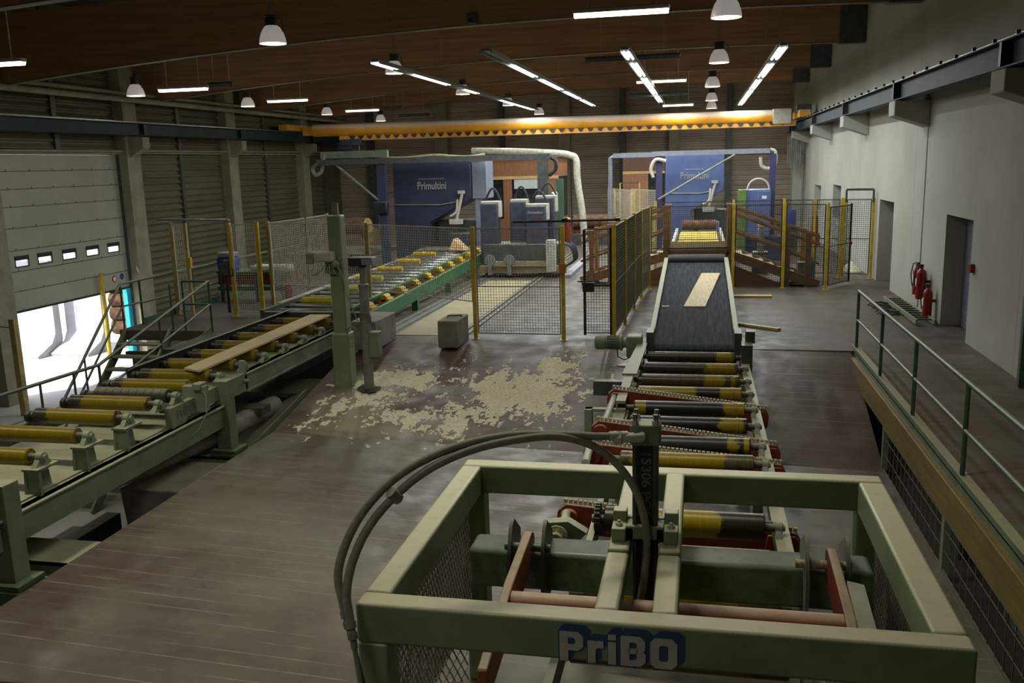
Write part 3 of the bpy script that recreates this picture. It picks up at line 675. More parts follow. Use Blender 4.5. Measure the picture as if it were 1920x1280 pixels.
# ---- right roller conveyor towards the green frame
t = thing('roller_conveyor', 'roller conveyor of dark worn rollers running from the black belt under the green frame', 'conveyor', (-.1, 12, -1), 'roller conveyors')
Yl, Bk, Br = '#a48a00', '#222228', '#43362a'
mats = [worn_roller('roller brown', Yl, Br, .42, .68, 2, 3), worn_roller('roller brown two', Yl, Br, .22, .7, 2, 3), worn_roller('roller brown three', Yl, '#54432f', .22, .48, .6, .66),
        worn_roller('roller mostly yellow', Yl, Bk, -.75, .1, .42, .75), worn_roller('roller black', Yl, Bk, .45, .75, -.72, -.58), worn_roller('roller black two', Yl, Bk, .4, .66, 2, 3),
        worn_roller('roller black three', '#b09420', '#333338', .48, .56, .64, .7), worn_roller('roller yellow', Yl, '#5c5434', -.62, .42, 2, 3), worn_roller('roller yellow wide', Yl, '#30281c', -.5, .3, 2, 3, .12)]
RR = [(15.33, .09), (14.47, .09), (13.62, .095), (12.86, .095), (12.02, .1), (11.27, .1), (10.44, .1), (9.81, .1), (8.95, .1), (8.05, .125), (7.3, .1), (6.5, .1), (5.7, .1), (4.9, .1), (4.1, .1)]
for i, (y, r) in enumerate(RR):
    roller(-.84, .62, y, .1-r*.2, r, mats[min(i, 8)] if i < 10 else mats[7], t, .04, 26, rings=(.5,) if 0 < i < 6 else ())
    bearing(.74, y, .08, t, 'grey', .9)
MB().beam((.76, 3.4, -.1), (.76, 15.75, -.1), .06, .2).beam((.78, 3.4, .0), (.78, 15.75, .0), .14, .02).build('side_beam', 'green', t)
MB().beam((-.95, 3.4, -.1), (-.95, 15.75, -.1), .06, .2).build('side_beam', 'green', t)
MB().prism([(-1.12, 13.4, .2), (-.9, 13.4, .2), (-.86, 15.6, .24), (-1.02, 15.6, .24)], (0, 0, .03)).prism([(-1.25, 13.95, .2), (-1.1, 13.9, .2), (-1.1, 14.2, .2)], (0, 0, .03)).build('guard_plate', 'greyg', t)
MB().box(-1.06, -.95, 11.9, 13.5, .16, .2).box(-1.08, -1.06, 11.9, 13.5, .05, .2).build('guard_strip', 'greyg', t)
MB().box(-1.5, -.95, 11.85, 11.95, .05, .09).box(-1.5, -1.4, 11.8, 11.95, -.6, .09).box(-1.1, -.95, 11.3, 11.9, -.3, .05).build('cross_bracket', 'greyg', t)
MB().box(-1.55, -1.0, 13.3, 13.45, -.1, .12).build('cross_bracket', 'greydk', t)
MB().box(.72, .9, 15.2, 15.9, -.2, .32).box(.8, .95, 15.5, 15.75, .3, .5).build('end_bracket', 'greydk', t)
for y in (14.6, 11.0, 7.6, 4.2):
    for x in (-.95, .76):
        z = zdeck(x, y); MB().box(x-.06, x+.06, y-.06, y+.06, z, -.2).build('leg', 'green', t)
for y, a, b in ((12.42, at(1142, 745, Y=12.42), at(1440, 786, Y=12.42)), (10.86, at(1112, 806, Y=10.86), at(1462, 856, Y=10.86)), (10.12, at(1098, 850, Y=10.12), at(1472, 893, Y=10.12)), (8.6, at(1050, 965, Y=8.6), at(1500, 1024, Y=8.6))):
    d = (b-a).normalized(); up = Vector((-d.z, 0, d.x))
    if up.z < 0: up = -up
    h = .15; p = [a+d*.06+up*h, a+up*.06-d*.02, a-up*.06-d*.02, a+d*.06-up*h, b-d*.06-up*h, b-up*.04, b+up*.06, b-d*.06+up*h]
    arm = MB().prism([v-Vector((0, .06, 0)) for v in p], (0, .12, 0)).build('transfer_arm', 'rust', t, bevel=.01)
    m = MB(); k = 0; L = (b-a).length
    while k < L-.1:
        c = a+d*(k+.05)+up*(h+.02); m.beam(c-d*.018, c+d*.018, .05, .035, up); k += .05
    m.build('chain', 'chain', arm); bpy.data.objects[arm.children[0].name]['kind'] = 'stuff'
    MB().lathe(a+Vector((.1, -.1, 0)), [(0, 0), (.09, 0), (.1, .02), (.1, .04), (0, .04)], 18, (0, 1, 0)).build('pulley_flange', 'rust', arm)
    MB().prism([v-Vector((0, .075, 0)) for v in (b-d*.32+up*.1, b-d*.06+up*.12, b+up*.05, b-up*.1, b-d*.1-up*.2, b-d*.34-up*.17)], (0, .15, 0)).build('arm_head', 'rust', arm, bevel=.01)
    MB().lathe(b+Vector((-.12, -.08, 0)), [(0, 0), (.03, 0), (.03, .03), (0, .03)], 8, (0, 1, 0)).build('bolt', 'grey', arm)
MB().tube(at(1152, 744, Y=12.34), at(1128, 806, Y=10.95), .045, 14).build('drive_shaft', 'offwhite', t)
MB().tube(at(1108, 830, Y=10.2), at(1098, 868, Y=9.3), .045, 14).build('drive_shaft', 'offwhite', t)
MB().tube(at(1062, 962, Y=8.5), at(1052, 1000, Y=7.9), .045, 14).build('drive_shaft', 'offwhite', t)
MB().prism([at(1022, 980, Y=7.9), at(1065, 978, Y=7.9), at(1100, 1000, Y=7.9), at(1085, 1015, Y=7.9), at(1022, 1010, Y=7.9)], (0, .12, 0)).build('pillow_plate', 'greyg', t)
MB().lathe(at(1045, 1003, Y=7.88), [(0, 0), (.1, 0), (.11, .05), (.06, .06), (.06, .12), (0, .12)], 18, (0, -1, 0)).build('bearing', 'chain', t)
MB().tube((-.84, 7.7, -.08), (.75, 7.7, -.08), .03).tube((-.84, 8.32, .02), (.72, 8.32, .02), .012).build('cross_tube', 'grey', t)
o = MB(); o.lathe((-.93, 8.05, .08), [(0, 0), (.14, 0), (.14, .05), (0, .05)], 20, (1, 0, 0))
for k in range(20): o.cbox((-.9, 8.05+.14*math.cos(k*.314), .08+.14*math.sin(k*.314)), .045, .025, .025)
o.build('sprocket', 'black', t)
# ---- belt conveyor
t = thing('belt_conveyor', 'inclined black rubber belt conveyor rising to the wooden footbridge', 'conveyor', (0, 19, 0), None)
E0, E1 = (15.75, .17), (23.55, .80)
MB().prism([(-.76, E0[0]-.12, E0[1]-.12), (-.76, E0[0]-.1, E0[1]-.02), (-.76, E0[0]-.03, E0[1]+.02), (-.76, E0[0]+.1, E0[1]+.045), (-.76, E1[0], E1[1]), (-.76, E1[0]+.12, E1[1]-.08), (-.76, E1[0], E1[1]-.22), (-.76, E0[0]+.1, E0[1]-.2)], (1.38, 0, 0)).build('belt', 'belt', t)
def zb(y): return E0[1]+(E1[1]-E0[1])*(y-E0[0])/(E1[0]-E0[0])
for y in (17.6, 16.05): MB().box(-.75, .61, y, y+.03, zb(y)+.005, zb(y)+.025).build('belt_joint', 'chain', t)
MB().box(-.73, -.58, 18.6, 21, zb(19)-.03, zb(19)+.0).build('belt_patch', 'grey', t)
for s, x in ((-1, -.82), (1, .68)):
    MB().beam((x, E0[0], zb(E0[0])+.02), (x, E1[0], zb(E1[0])+.02), .10, .20).build('side_beam', 'greyg', t, bevel=.01)
    for y in (17.5, 20.5, 23): MB().box(x-.05, x+.05, y-.05, y+.05, 0, zb(y)).build('leg', 'greyg', t)
    MB().box(x-.06, x+.06, E0[0]-.15, E0[0]+.35, zb(E0[0])-.2, zb(E0[0])+.28).build('tensioner', 'greydk', t)
MB().tube((-.78, E1[0]+.1, E1[1]+.02), (.64, E1[0]+.1, E1[1]+.02), .17, 24).build('head_drum', 'hosedk', t)
m = thing('gear_motor', None, None, (0, 0, 0)); m.parent = t; m.location = Vector((-1.3, 15.6, .2))-t.location
MB().lathe((-1.78, 15.62, .26), [(0, 0), (.1, 0), (.125, .03), (.125, .18), (.11, .19), (.11, .44), (.14, .45), (.14, .48), (.09, .5), (.09, .58), (0, .58)], 24, (1, 0, 0)).build('motor_body', 'greyg', m)
mf = MB()
for k in range(16):
    g = k*math.pi/8; mf.cbox((-1.46, 15.62+.12*math.cos(g), .26+.12*math.sin(g)), .22, .012, .012)
mf.build('cooling_fin', 'greydk', m); bpy.data.objects['cooling_fin']['kind'] = 'stuff'
MB().box(-1.22, -.95, 15.45, 15.8, .02, .4).build('gearbox', 'greyg', m, bevel=.03)
MB().path([(-1.38, 15.5, .2), (-1.36, 15.42, .05), (-1.25, 15.4, 0), (-1.12, 15.42, .05), (-1.1, 15.48, .15)], .012, 8).build('motor_cable', 'hosedk', m)
y0, y1 = 18.55, 21.9
tag(MB().prism([(-.29, y0, zb(y0)+.008), (.14, y0, zb(y0)+.008), (.50, y1, zb(y1)+.008), (.07, y1, zb(y1)+.008)], (0, 0, .045)).build('plank', 'wood'), 'short pale plank lying aslant on the black belt', 'plank')
tag(MB().prism([(.85, 22.95, 0.002), (1.77, 22.95, 0.002), (1.77, 22.7, 0.002), (.85, 22.7, 0.002)], (0, 0, .05)).build('plank', 'woodx'), 'plank lying on the floor square beside the belt, nearer the footbridge', 'plank')
tag(MB().beam((.75, 18.95, .03), (1.58, 18.3, .03), .13, .05).build('plank', 'wood'), 'narrow offcut plank lying aslant on the floor right of the belt', 'plank')
# far yellow infeed beyond the footbridge
t = thing('roller_conveyor', 'far yellow roller bed seen beyond the wooden footbridge under the right saw', 'conveyor', (0, 28, 0), 'roller conveyors')
for k in range(9): roller(-.6, .55, 26.2+k*.5, .95, .13, paint('far roller yellow %d' % k, '#d8b81c', .4, var=.12, dust=.2), t, n=16)
MB().beam((-.72, 25.9, .98), (-.72, 30.6, 1.0), .08, .3).build('side_beam', 'white', t); MB().beam((.67, 25.9, .98), (.67, 30.6, 1.0), .08, .3).build('side_beam', 'greyg', t)
for x in (-.72, .67):
    for y in (26.4, 30): MB().box(x-.05, x+.05, y-.05, y+.05, 0, .85).build('leg', 'greyg', t)
tag(MB().tube((-.55, 30.7, 1.25), (.55, 30.7, 1.25), .16, 16).build('log', 'bark'), 'small log lying across the far yellow roller bed', 'log', 'logs')
# ================================================================== GREEN PRESS FRAME IN THE FOREGROUND
t = thing('press_frame', 'big dusty green square tube frame in the foreground with white lettering on blue', 'machine frame', (-.25, 5.6, -1))
ZT, W = 1.0, .24
X0, X1, Y0, Y1 = -1.87, 1.37, 4.40, 6.95
def tubebeam(name, x0, x1, y0, y1, z0, z1, mat='green'): return MB().box(x0, x1, y0, y1, z0, z1).build(name, mat, t, bevel=.02)
M['framegreen'] = paint('pale green frame paint', '#7c8d6a', .45, dust=1.25, dustcol='#cbc6a4', var=.1, scale=2.5, bump=.04)  # pale tops: settled sawdust plus light from above put into the colour
front = tubebeam('front_beam', X0, X1, Y0, Y0+.16, ZT-W, ZT, 'framegreen')
tubebeam('rear_beam', X0, X1, Y1-.16, Y1, ZT-W, ZT, 'framegreen')
tubebeam('side_beam', X0, X0+.16, Y0+.16, Y1-.16, ZT-W, ZT-.001, 'framegreen'); tubebeam('side_beam', X1-.18, X1, Y0+.16, Y1-.16, ZT-W, ZT-.001, 'framegreen')
for x0, x1 in ((-.54, -.405), (-.225, -.085)):
    tubebeam('cross_beam', x0, x1, 5.32, Y1-.16, ZT-.14, ZT+.008, 'framegreen'); tubebeam('cross_beam', x0, x1, Y0+.16, 5.31, ZT-.14, ZT-.004, 'framegreen')
for x0, y0 in ((X0, Y0), (X1-.18, Y0), (X0, Y1-.2), (X1-.18, Y1-.2)):
    z = zdeck(x0, y0); tubebeam('leg', x0, x0+.18, y0, y0+.2, z, ZT-W, 'framegreen')
# expanded metal side panels
def expanded(p, q, z0, z1, pitch=.05):
    """flattened diamond mesh between two floor points"""
    p, q = Vector(p), Vector(q); L = (q-p).length; d = (q-p)/L; H = z1-z0; mb = MB(); s = pitch; k = -H*.5
    nrm = d.cross(Vector((0, 0, 1)))
    while k < L:
        for sg in (1, -1):
            a0, b0 = (0., k) , (H, k+H*.5)
            pts = []
            for zz, u in ((0, k if sg > 0 else k+H*.5), (H, k+H*.5 if sg > 0 else k)): pts.append([u, zz])
            (u0, za), (u1, zb_) = pts
            # clip in u
            def cl(u, other, zu, zo):
                if u < 0: return 0, zu+(zo-zu)*(0-u)/(other-u)
                if u > L: return L, zu+(zo-zu)*(L-u)/(other-u)
                return u, zu
            if max(u0, u1) <= 0 or min(u0, u1) >= L: continue
            A = cl(u0, u1, za, zb_); B = cl(u1, u0, zb_, za)
            mb.beam(p+d*A[0]+Vector((0, 0, z0+A[1])), p+d*B[0]+Vector((0, 0, z0+B[1])), .004, .012, nrm)
        k += s
    return mb
M['exmetal'] = paint('expanded metal', '#8f8b84', .45, metal=.3, var=.15)
expanded((X0+.05, Y0+.2, 0), (X0+.05, Y1-.2, 0), -.25, ZT-W, .06).build('mesh_panel', 'exmetal', t); expanded((X1-.05, Y0+.2, 0), (X1-.05, Y1-.2, 0), -.25, ZT-W, .06).build('mesh_panel', 'exmetal', t)
expanded((X0+.2, Y0+.1, 0), (X0+.62, Y0+.1, 0), -.25, ZT-W, .045).build('mesh_panel', 'exmetal', t)
for o in [c for c in t.children if c.name.startswith('mesh_panel')]: o['kind'] = 'stuff'
# logo: white letters with a blue shadow block, on the front beam
GL = {'P': (.15, [(0, 0), (.055, 0), (.055, .075), (.12, .075), (.15, .105), (.15, .17), (.12, .2), (0, .2)], [(.055, .115), (.055, .16), (.09, .16), (.1, .15), (.1, .125), (.09, .115)]),
      'r': (.1, [(0, 0), (.05, 0), (.05, .09), (.065, .105), (.1, .105), (.1, .15), (.06, .15), (.05, .14), (.05, .15), (0, .15)], None),
      'i': (.05, [(0, 0), (.05, 0), (.05, .15), (0, .15)], None), 'dot': (.05, [(0, .165), (.05, .165), (.05, .2), (0, .2)], None),
      'B': (.155, [(0, 0), (.125, 0), (.155, .03), (.155, .085), (.14, .1), (.152, .115), (.152, .17), (.122, .2), (0, .2)], [(.055, .04), (.055, .16), (.09, .16), (.1, .15), (.1, .05), (.09, .04)]),
      'O': (.165, [(.03, 0), (.135, 0), (.165, .03), (.165, .17), (.135, .2), (.03, .2), (0, .17), (0, .03)], [(.055, .055), (.055, .145), (.065, .155), (.1, .155), (.11, .145), (.11, .055), (.1, .045), (.065, .045)])}
fr0, fr1 = at(1050, 1262, Y=Y0-.012), at(1272, 1262, Y=Y0-.012)
gx, gz, gs = fr0.x, ZT-W+.006, (fr1.x-fr0.x)/.74
front_m, back_m = MB(), MB(); cur = 0
for ch in ('P', 'r', 'i', 'dot', 'B', 'O'):
    w_, out, hole = GL[ch]; x = gx+cur*gs
    P3 = lambda pts, dx=0, dz=0, y=0: [Vector((x+(p[0]+dx)*gs, Y0-y, gz+(p[1]+dz)*gs)) for p in pts]
    if hole:
        n = min(range(len(out)), key=lambda k: (out[k][0]-hole[0][0])**2+(out[k][1]-hole[0][1])**2)
        front_m.prism(P3(out[n:]+out[:n]+[out[n]]+[hole[0]]+hole[1:]+[hole[0]], 0, 0, .006), (0, -.006, 0))
        if ch == 'B': front_m.prism(P3([(.05, .085), (.105, .085), (.105, .118), (.05, .118)], 0, 0, .006), (0, -.006, 0))
    else: front_m.prism(P3(out, 0, 0, .006), (0, -.006, 0))
    big = [(.5*w_+(p[0]-.5*w_)*1.12, .1+(p[1]-.1)*1.08) for p in out]
    for k in range(7): back_m.prism(P3(big, .006*k, .0065*k, .001), (0, -.0042+.0003*k, 0))
    cur += 0 if ch == 'i' else w_+.028
back_m.build('logo_shadow', 'logoblue', t, smooth=False); front_m.build('logo_lettering', 'logowhite', t, smooth=False)
# transverse torque beam, lugs, arms and pipe
g1, g2 = at(905, 1018, Y=6.1), at(1602, 1058, Y=6.1)
MB().box(-1.62, 1.18, 5.95, 6.25, .36, .66).build('torque_beam', paint('torque beam green', '#6d8862', .4, dust=.7, dustcol='#8f8c93', var=.3, scale=4, dirt='#6e6845'), t, bevel=.035)
for x in (-1.3, -1.06, .72, .98):
    MB().prism([(x, 5.82, .3), (x, 5.78, .62), (x, 5.9, .86), (x, 5.98, .9), (x, 6.2, .74), (x, 6.2, .3)], (.025, 0, 0)).build('lug', 'greydk' if x < 0 else 'grey', t)
MB().tube((-1.33, 5.9, .72), (-1.0, 5.9, .72), .03).build('pivot_pin', 'brightgreen', t); MB().tube((.66, 5.9, .72), (1.02, 5.9, .72), .03).build('pivot_pin', 'chain', t)
for s, x in ((-1, -1.19), (1, .86)):
    MB().prism([(x, 5.98, .80), (x, 5.9, .84), (x, 5.2, .78), (x, 4.45, .62), (x, 4.45, .42), (x, 5.3, .52), (x, 5.98, .62)], (.06, 0, 0)).build('swing_arm', 'orange' if s < 0 else 'redarm', t, bevel=.008)
MB().prism([(.92, 5.45, .81), (1.02, 5.45, .79), (1.02, 4.5, .64), (.92, 4.5, .66)], (0, 0, .02)).build('arm_plate', 'offwhite', t)
MB().tube((-1.16, 5.15, .68), (.88, 5.15, .68), .072, 20).build('tie_pipe', 'redpipe', t)
MB().box(-1.3, -1.22, 4.3, 4.36, -.6, .6).box(-1.1, -1.02, 4.3, 4.36, -.6, .6).build('lower_lever', 'orange', t)
MB().box(-1.1, 1.2, 4.05, 4.15, .40, .46).build('guide_bar', 'greyg', t)
MB().path([(1.05, 5.8, .6), (1.1, 5.6, .3), (1.15, 5.3, .1), (1.2, 5.0, .05)], .02).build('lubrication_hose', 'hosedk', t)
# hydraulic cylinder standing between the cross beams
c = thing('hydraulic_cylinder', 'upright black hydraulic cylinder with chalk numbers between the frame cross beams', 'cylinder', (-.315, 5.55, .1))
cx, cy = -.315, 5.55
MB().box(cx-.045, cx+.045, cy-.045, cy+.045, .1, 1.66).build('barrel', 'black', c, bevel=.008)
for sx in (-.065, .065):
    for sy in (-.06, .06): MB().tube((cx+sx, cy+sy, .1), (cx+sx, cy+sy, 1.84), .016, 10).build('tie_rod', 'greydk', c)
hd = MB().box(cx-.095, cx+.095, cy-.085, cy+.085, 1.64, 1.775).build('cylinder_head', 'greyg', c, bevel=.012)
for sx in (-.065, .065):
    for sy in (-.06, .06): MB().lathe((cx+sx, cy+sy, 1.775), [(0, 0), (.026, 0), (.026, .028), (.017, .03), (.017, .055), (0, .058)], 6).build('nut', 'offwhite', hd)
MB().path([(cx-.02, cy-.06, 1.71), (cx-.02, cy-.13, 1.71), (cx-.08, cy-.15, 1.71), (cx-.15, cy-.15, 1.71)], .03, 12).lathe((cx-.14, cy-.15, 1.71), [(0, 0), (.048, 0), (.048, .05), (.035, .055), (0, .055)], 6, (-1, 0, 0)).build('elbow_fitting', 'offwhite', c, label='pale elbow fitting on the cylinder head')
cl = MB().box(cx-.12, cx+.12, cy-.10, cy-.055, ZT+.02, ZT+.11).box(cx-.12, cx+.12, cy+.055, cy+.1, ZT+.02, ZT+.11).box(cx-.12, cx-.07, cy-.1, cy+.1, ZT+.02, ZT+.1).box(cx+.07, cx+.12, cy-.1, cy+.1, ZT+.02, ZT+.1).build('clamp', 'greyg', c, bevel=.006)
for s in (-1, 1):
    bx = cx+s*.165
    b = MB().box(bx-.045, bx+.045, cy-.13, cy+.03, ZT+.008, ZT+.1).box(bx-.045, bx+.045, cy+.0, cy+.09, ZT+.008, ZT+.17).build('trunnion_block', 'framegreen', c, bevel=.008)
    MB().lathe((bx, cy-.07, ZT+.1), [(0, 0), (.025, 0), (.025, .02), (.012, .022), (.012, .035), (0, .035)], 6).build('bolt', 'offwhite', b)
text('chalk_writing', '15306 PO5', 'chalk', c, basis(Vector((cx-.022, cy-.0465, 1.6)), (0, 0, -1), (1, 0, 0)), .085, .0006, 0, 'LEFT', 1.15)
# two hoses arching from the front left corner
def smooth_path(pts, n=10):
    pts = [Vector(p) for p in pts]; P = [pts[0]*2-pts[1]]+pts+[pts[-1]*2-pts[-2]]; out = []
    for i in range(1, len(P)-2):
        for k in range(n):
            u = k/n; a, b, c_, d = P[i-1:i+3]
            out.append(.5*((2*b)+(-a+c_)*u+(2*a-5*b+4*c_-d)*u*u+(-a+3*b-3*c_+d)*u**3))
    return out+[pts[-1]]
def hose(name, pix, label, low):
    pts = smooth_path([at(x, y, Y=Y) for x, y, Y in pix])
    h = thing(name, label, 'hose', pts[0], 'hydraulic hoses')
    MB().path(pts, .025, 12).build('hose_body', 'rubber', h)
    a, b = pts[0], pts[8]
    d = (pts[3]-a).normalized()
    MB().lathe(a-d*.16, [(0, 0), (.02, 0), (.02, .05), (.03, .05), (.03, .09), (.022, .09), (.022, .11), (.032, .11), (.032, .15), (.026, .15), (.026, .24), (0, .24)], 8, d).build('hose_fitting', 'grey', h)
    MB().tube(a-d*.16, a-d*.6, .014).build('pipe_stub', 'grey', h)
    return h, pts
h1, p1 = hose('hydraulic_hose', [(646, 1140, 4.32), (634, 1080, 4.36), (648, 1020, 4.42), (680, 960, 4.5), (730, 905, 4.62), (790, 865, 4.76), (870, 833, 4.92), (960, 816, 5.08), (1050, 815, 5.22), (1120, 818, 5.34), (1165, 817, 5.40)], 'upper grey hydraulic hose ending level at the cylinder head', 0)
dd = (p1[-1]-p1[-3]).normalized(); MB().lathe(p1[-1]-dd*.08, [(0, 0), (.03, 0), (.03, .12), (.02, .12), (.02, .16), (0, .16)], 12, dd).build('hose_fitting', 'offwhite', h1)
hose('hydraulic_hose', [(656, 1160, 4.28), (650, 1110, 4.32), (662, 1050, 4.38), (690, 990, 4.46), (735, 935, 4.58), (800, 882, 4.74), (880, 845, 4.9), (970, 824, 5.06), (1050, 819, 5.2), (1120, 840, 5.32), (1170, 885, 5.38), (1200, 940, 5.42), (1213, 1010, 5.43), (1208, 1080, 5.43), (1200, 1130, 5.43)], 'lower grey hydraulic hose bending down beside the cylinder', 1)
pm = (at(740, 930, Y=4.62)); tag(MB().path([at(732, 922, Y=4.56), at(748, 936, Y=4.6)], .034, 10).build('hose_clip', 'grey'), 'grey clip binding the two hydraulic hoses together', 'clip')
# ================================================================== SAFETY FENCES
def panel(p, q, z0, z1, parent, mat='wire', pitch=.055, r=.0034, frame=True, mid=None, name='mesh_panel'):
    p, q = Vector((p[0], p[1], 0)), Vector((q[0], q[1], 0)); d = (q-p); L = d.length; d /= L; mb = MB(); Z = Vector((0, 0, 1)); n = d.cross(Z)
    k = pitch
    while k < L-.01: mb.beam(p+d*k+Z*z0, p+d*k+Z*z1, r*2, r*2, n); k += pitch
    k = z0+pitch
    while k < z1-.01: mb.beam(p+Z*k, q+Z*k, r*2, r*2, Z); k += pitch
    if frame:
        for z in (z0, z1): mb.beam(p+Z*z, q+Z*z, .022, .022, Z)
        for v in (p, q): mb.beam(v+Z*z0, v+Z*z1, .022, .022, n)
    if mid: mb.beam(p+Z*mid, q+Z*mid, .022, .022, Z)
    return mb.build(name, mat, parent, smooth=False)
def post(x, y, parent, mat='yellow', h=2.22, w=.07, z=0):
    o = MB().box(x-w/2, x+w/2, y-w/2, y+w/2, z, h).build('post', mat, parent)
    MB().box(x-w, x+w, y-w, y+w, z, z+.012).build('base_plate', mat, o)
    return o
def fence(label, pts, z0=.12, z1=2.18, pm='yellow', wm='wire', skip=(), mid=None, zz=None, noposts=(), h=2.22, pitch=.055, grp='mesh safety fences'):
    c = pts[0]; t = thing('safety_fence', label, 'fence', (c[0], c[1], 0), grp)
    for i, (x, y) in enumerate(pts):
        if i not in noposts: post(x, y, t, pm, h)
    for i in range(len(pts)-1):
        if i in skip: continue
        a, b = Vector(pts[i]), Vector(pts[i+1]); d = (b-a).normalized()*.06
        panel(a+d, b-d, (zz or {}).get(i, z0), z1, t, wm, mid=mid, pitch=pitch)
    return t
f = fence('short mesh fence with faded post beside the platform railing corner', [(-12.45, 19.7), (-12.02, 19.62)], pm='yellowpale', wm='wirepale')
MB().tube((-12.7, 19.6, 2.3), (-10.75, 19.45, 2.28), .03).build('gate_track', 'steel', f)
MB().box(-12.0, -11.9, 19.5, 19.6, 1.15, 1.4).build('switch_box', 'yellow', f)
f = fence('mesh fence between two posts left of the yellow rollers far end', [(-10.79, 19.45), (-10.09, 19.48)], wm='wirepale')
MB().box(-10.98, -10.85, 19.35, 19.45, 1.0, 1.35).path([(-10.8, 19.35, 1.2), (-10.7, 19.3, 1.15), (-10.7, 19.3, 1.0), (-10.8, 19.35, .98)], .02).build('gate_lock', 'greydk', f)
MB().box(-10.95, -10.9, 19.38, 19.43, .1, 1.1).build('gate_bolt', 'black', f)
yb = at(572, 415, X=-9.85)[1]
fence('side mesh fence running back from the left fence corner', [(-9.93, 19.71), (-9.85, 21.6), (-9.85, min(max(yb, 23), 26))], wm='wiremid', pm='yellowpale', noposts=(0, 1))
m = Vector((-9.93, 19.71)).lerp(Vector((-4.32, 17.09)), .5)
fence('raised mesh fence crossing over the green conveyor', [(-9.93, 19.71), (m.x, m.y+.35), (-4.32, 17.09)], z0=.75, wm='wirepale', pm='yellowpale', noposts=(2,))
f = fence('front mesh fence between two yellow posts beside the concrete block', [(-4.32, 17.09), (-2.55, 17.05)], mid=1.05, wm='wiremid')
MB().box(-2.62, -2.48, 16.96, 17.02, 1.32, 1.5).build('switch_box', paint('switch orange', '#c07a20', .5), f)
MB().tube((-3.5, 17.05, 2.3), (-1.45, 17.05, 2.32), .022).build('gate_track', 'black', f)
MB().lathe((-1.5, 17.05, 2.29), [(0, 0), (.05, 0), (.05, .06), (0, .06)], 10).build('track_roller', 'black', f); MB().lathe((-2.5, 17.05, 2.28), [(0, 0), (.06, 0), (.06, .08), (0, .08)], 10).build('track_roller', 'black', f)
t = thing('fence_gate', 'black framed mesh gate leaf standing beside the nearest yellow fence corner', 'gate', (-2.16, 17.35, 0))
panel((-2.16, 17.35), (-1.66, 17.37), .1, 2.12, t, 'wire', mid=1.05)
MB().beam((-2.17, 17.35, .06), (-2.17, 17.35, 2.12), .05, .05, (0, 1, 0)).beam((-1.66, 17.37, .06), (-1.66, 17.37, 2.16), .05, .05, (0, 1, 0)).build('gate_frame', 'black', t)
MB().box(-2.2, -1.98, 17.25, 17.34, .92, 1.1).tube((-2.3, 17.3, 1.12), (-2.0, 17.3, 1.12), .015).build('gate_lock', 'black', t)
fence('row of close mesh panels running back beside the black belt', [(-1.58, 17.12), (-1.51, 18.87), (-1.46, 20.84), (-1.41, 22.68), (-1.29, 24.12)], mid=1.1, pitch=.06, wm='wireolive')
fence('mesh fence crossing in front of the wooden footbridge', [(-1.29, 24.12), (.88, 24.35), (2.16, 24.47), (3.2, 24.18)], mid=1.1, zz={0: .98}, noposts=(0,))
t = thing('fence_gate', 'open mesh gate leaf swung out towards the white wall', 'gate', (3.2, 24.2, 0))
panel((3.26, 24.25), (3.93, 25.32), .1, 2.1, t, 'wire', mid=1.1); MB().beam((3.93, 25.32, .06), (3.93, 25.32, 2.14), .05, .05, (0, 1, 0)).build('gate_frame', 'black', t)
MB().lathe((3.93, 25.25, 1.1), [(0, 0), (.05, 0), (.05, .04), (0, .04)], 10, (0, -1, 0)).build('gate_knob', 'red', t)
f = fence('rear mesh fence behind the wooden footbridge', [(-1.25, 26.7), (.95, 26.75), (2.35, 26.8), (3.17, 26.7), (3.89, 26.68)], z0=.12, mid=1.1, zz={0: 1.0, 1: .6})
f = fence('doorway fence with tall black frame against the white wall', [(3.96, 26.62), (4.68, 26.45)], mid=1.1)
MB().beam((3.98, 26.6, 2.45), (4.66, 26.43, 2.45), .05, .06).beam((3.98, 26.6, 2.1), (3.98, 26.6, 2.45), .05, .05, (0, 1, 0)).beam((4.66, 26.43, 2.1), (4.66, 26.43, 2.45), .05, .05, (0, 1, 0)).build('door_frame', 'railgreen', f)
fence('far pale mesh fence beside the brown cabin', [at(1141, 352, Z=2.2)[:2], at(1152, 353, Z=2.2)[:2], at(1190, 356, Z=2.2)[:2]], wm='wirepale', h=2.2, pitch=.08)
fence('farther pale mesh fence just left of the right blue saw', [at(1183, 362, Z=2.0)[:2], at(1236, 366, Z=2.0)[:2]], wm='wirepale', h=2.0, pitch=.08)
t = thing('door_frame', 'thin yellow posts with dark bar in front of the far brown cabin', 'frame', (at(1163, 440, Z=0)))
a, b = at(1163, 442, Z=0), at(1199, 442, Z=0)
MB().beam(a, a+Vector((0, 0, 2.4)), .06, .06, (0, 1, 0)).build('post', 'yellow', t); MB().beam(b, b+Vector((0, 0, 2.4)), .06, .06, (0, 1, 0)).build('post', 'yellow', t)
MB().beam(a+Vector((0, 0, 2.4)), b+Vector((0, 0, 2.4)), .05, .05).build('top_bar', 'greydk', t)

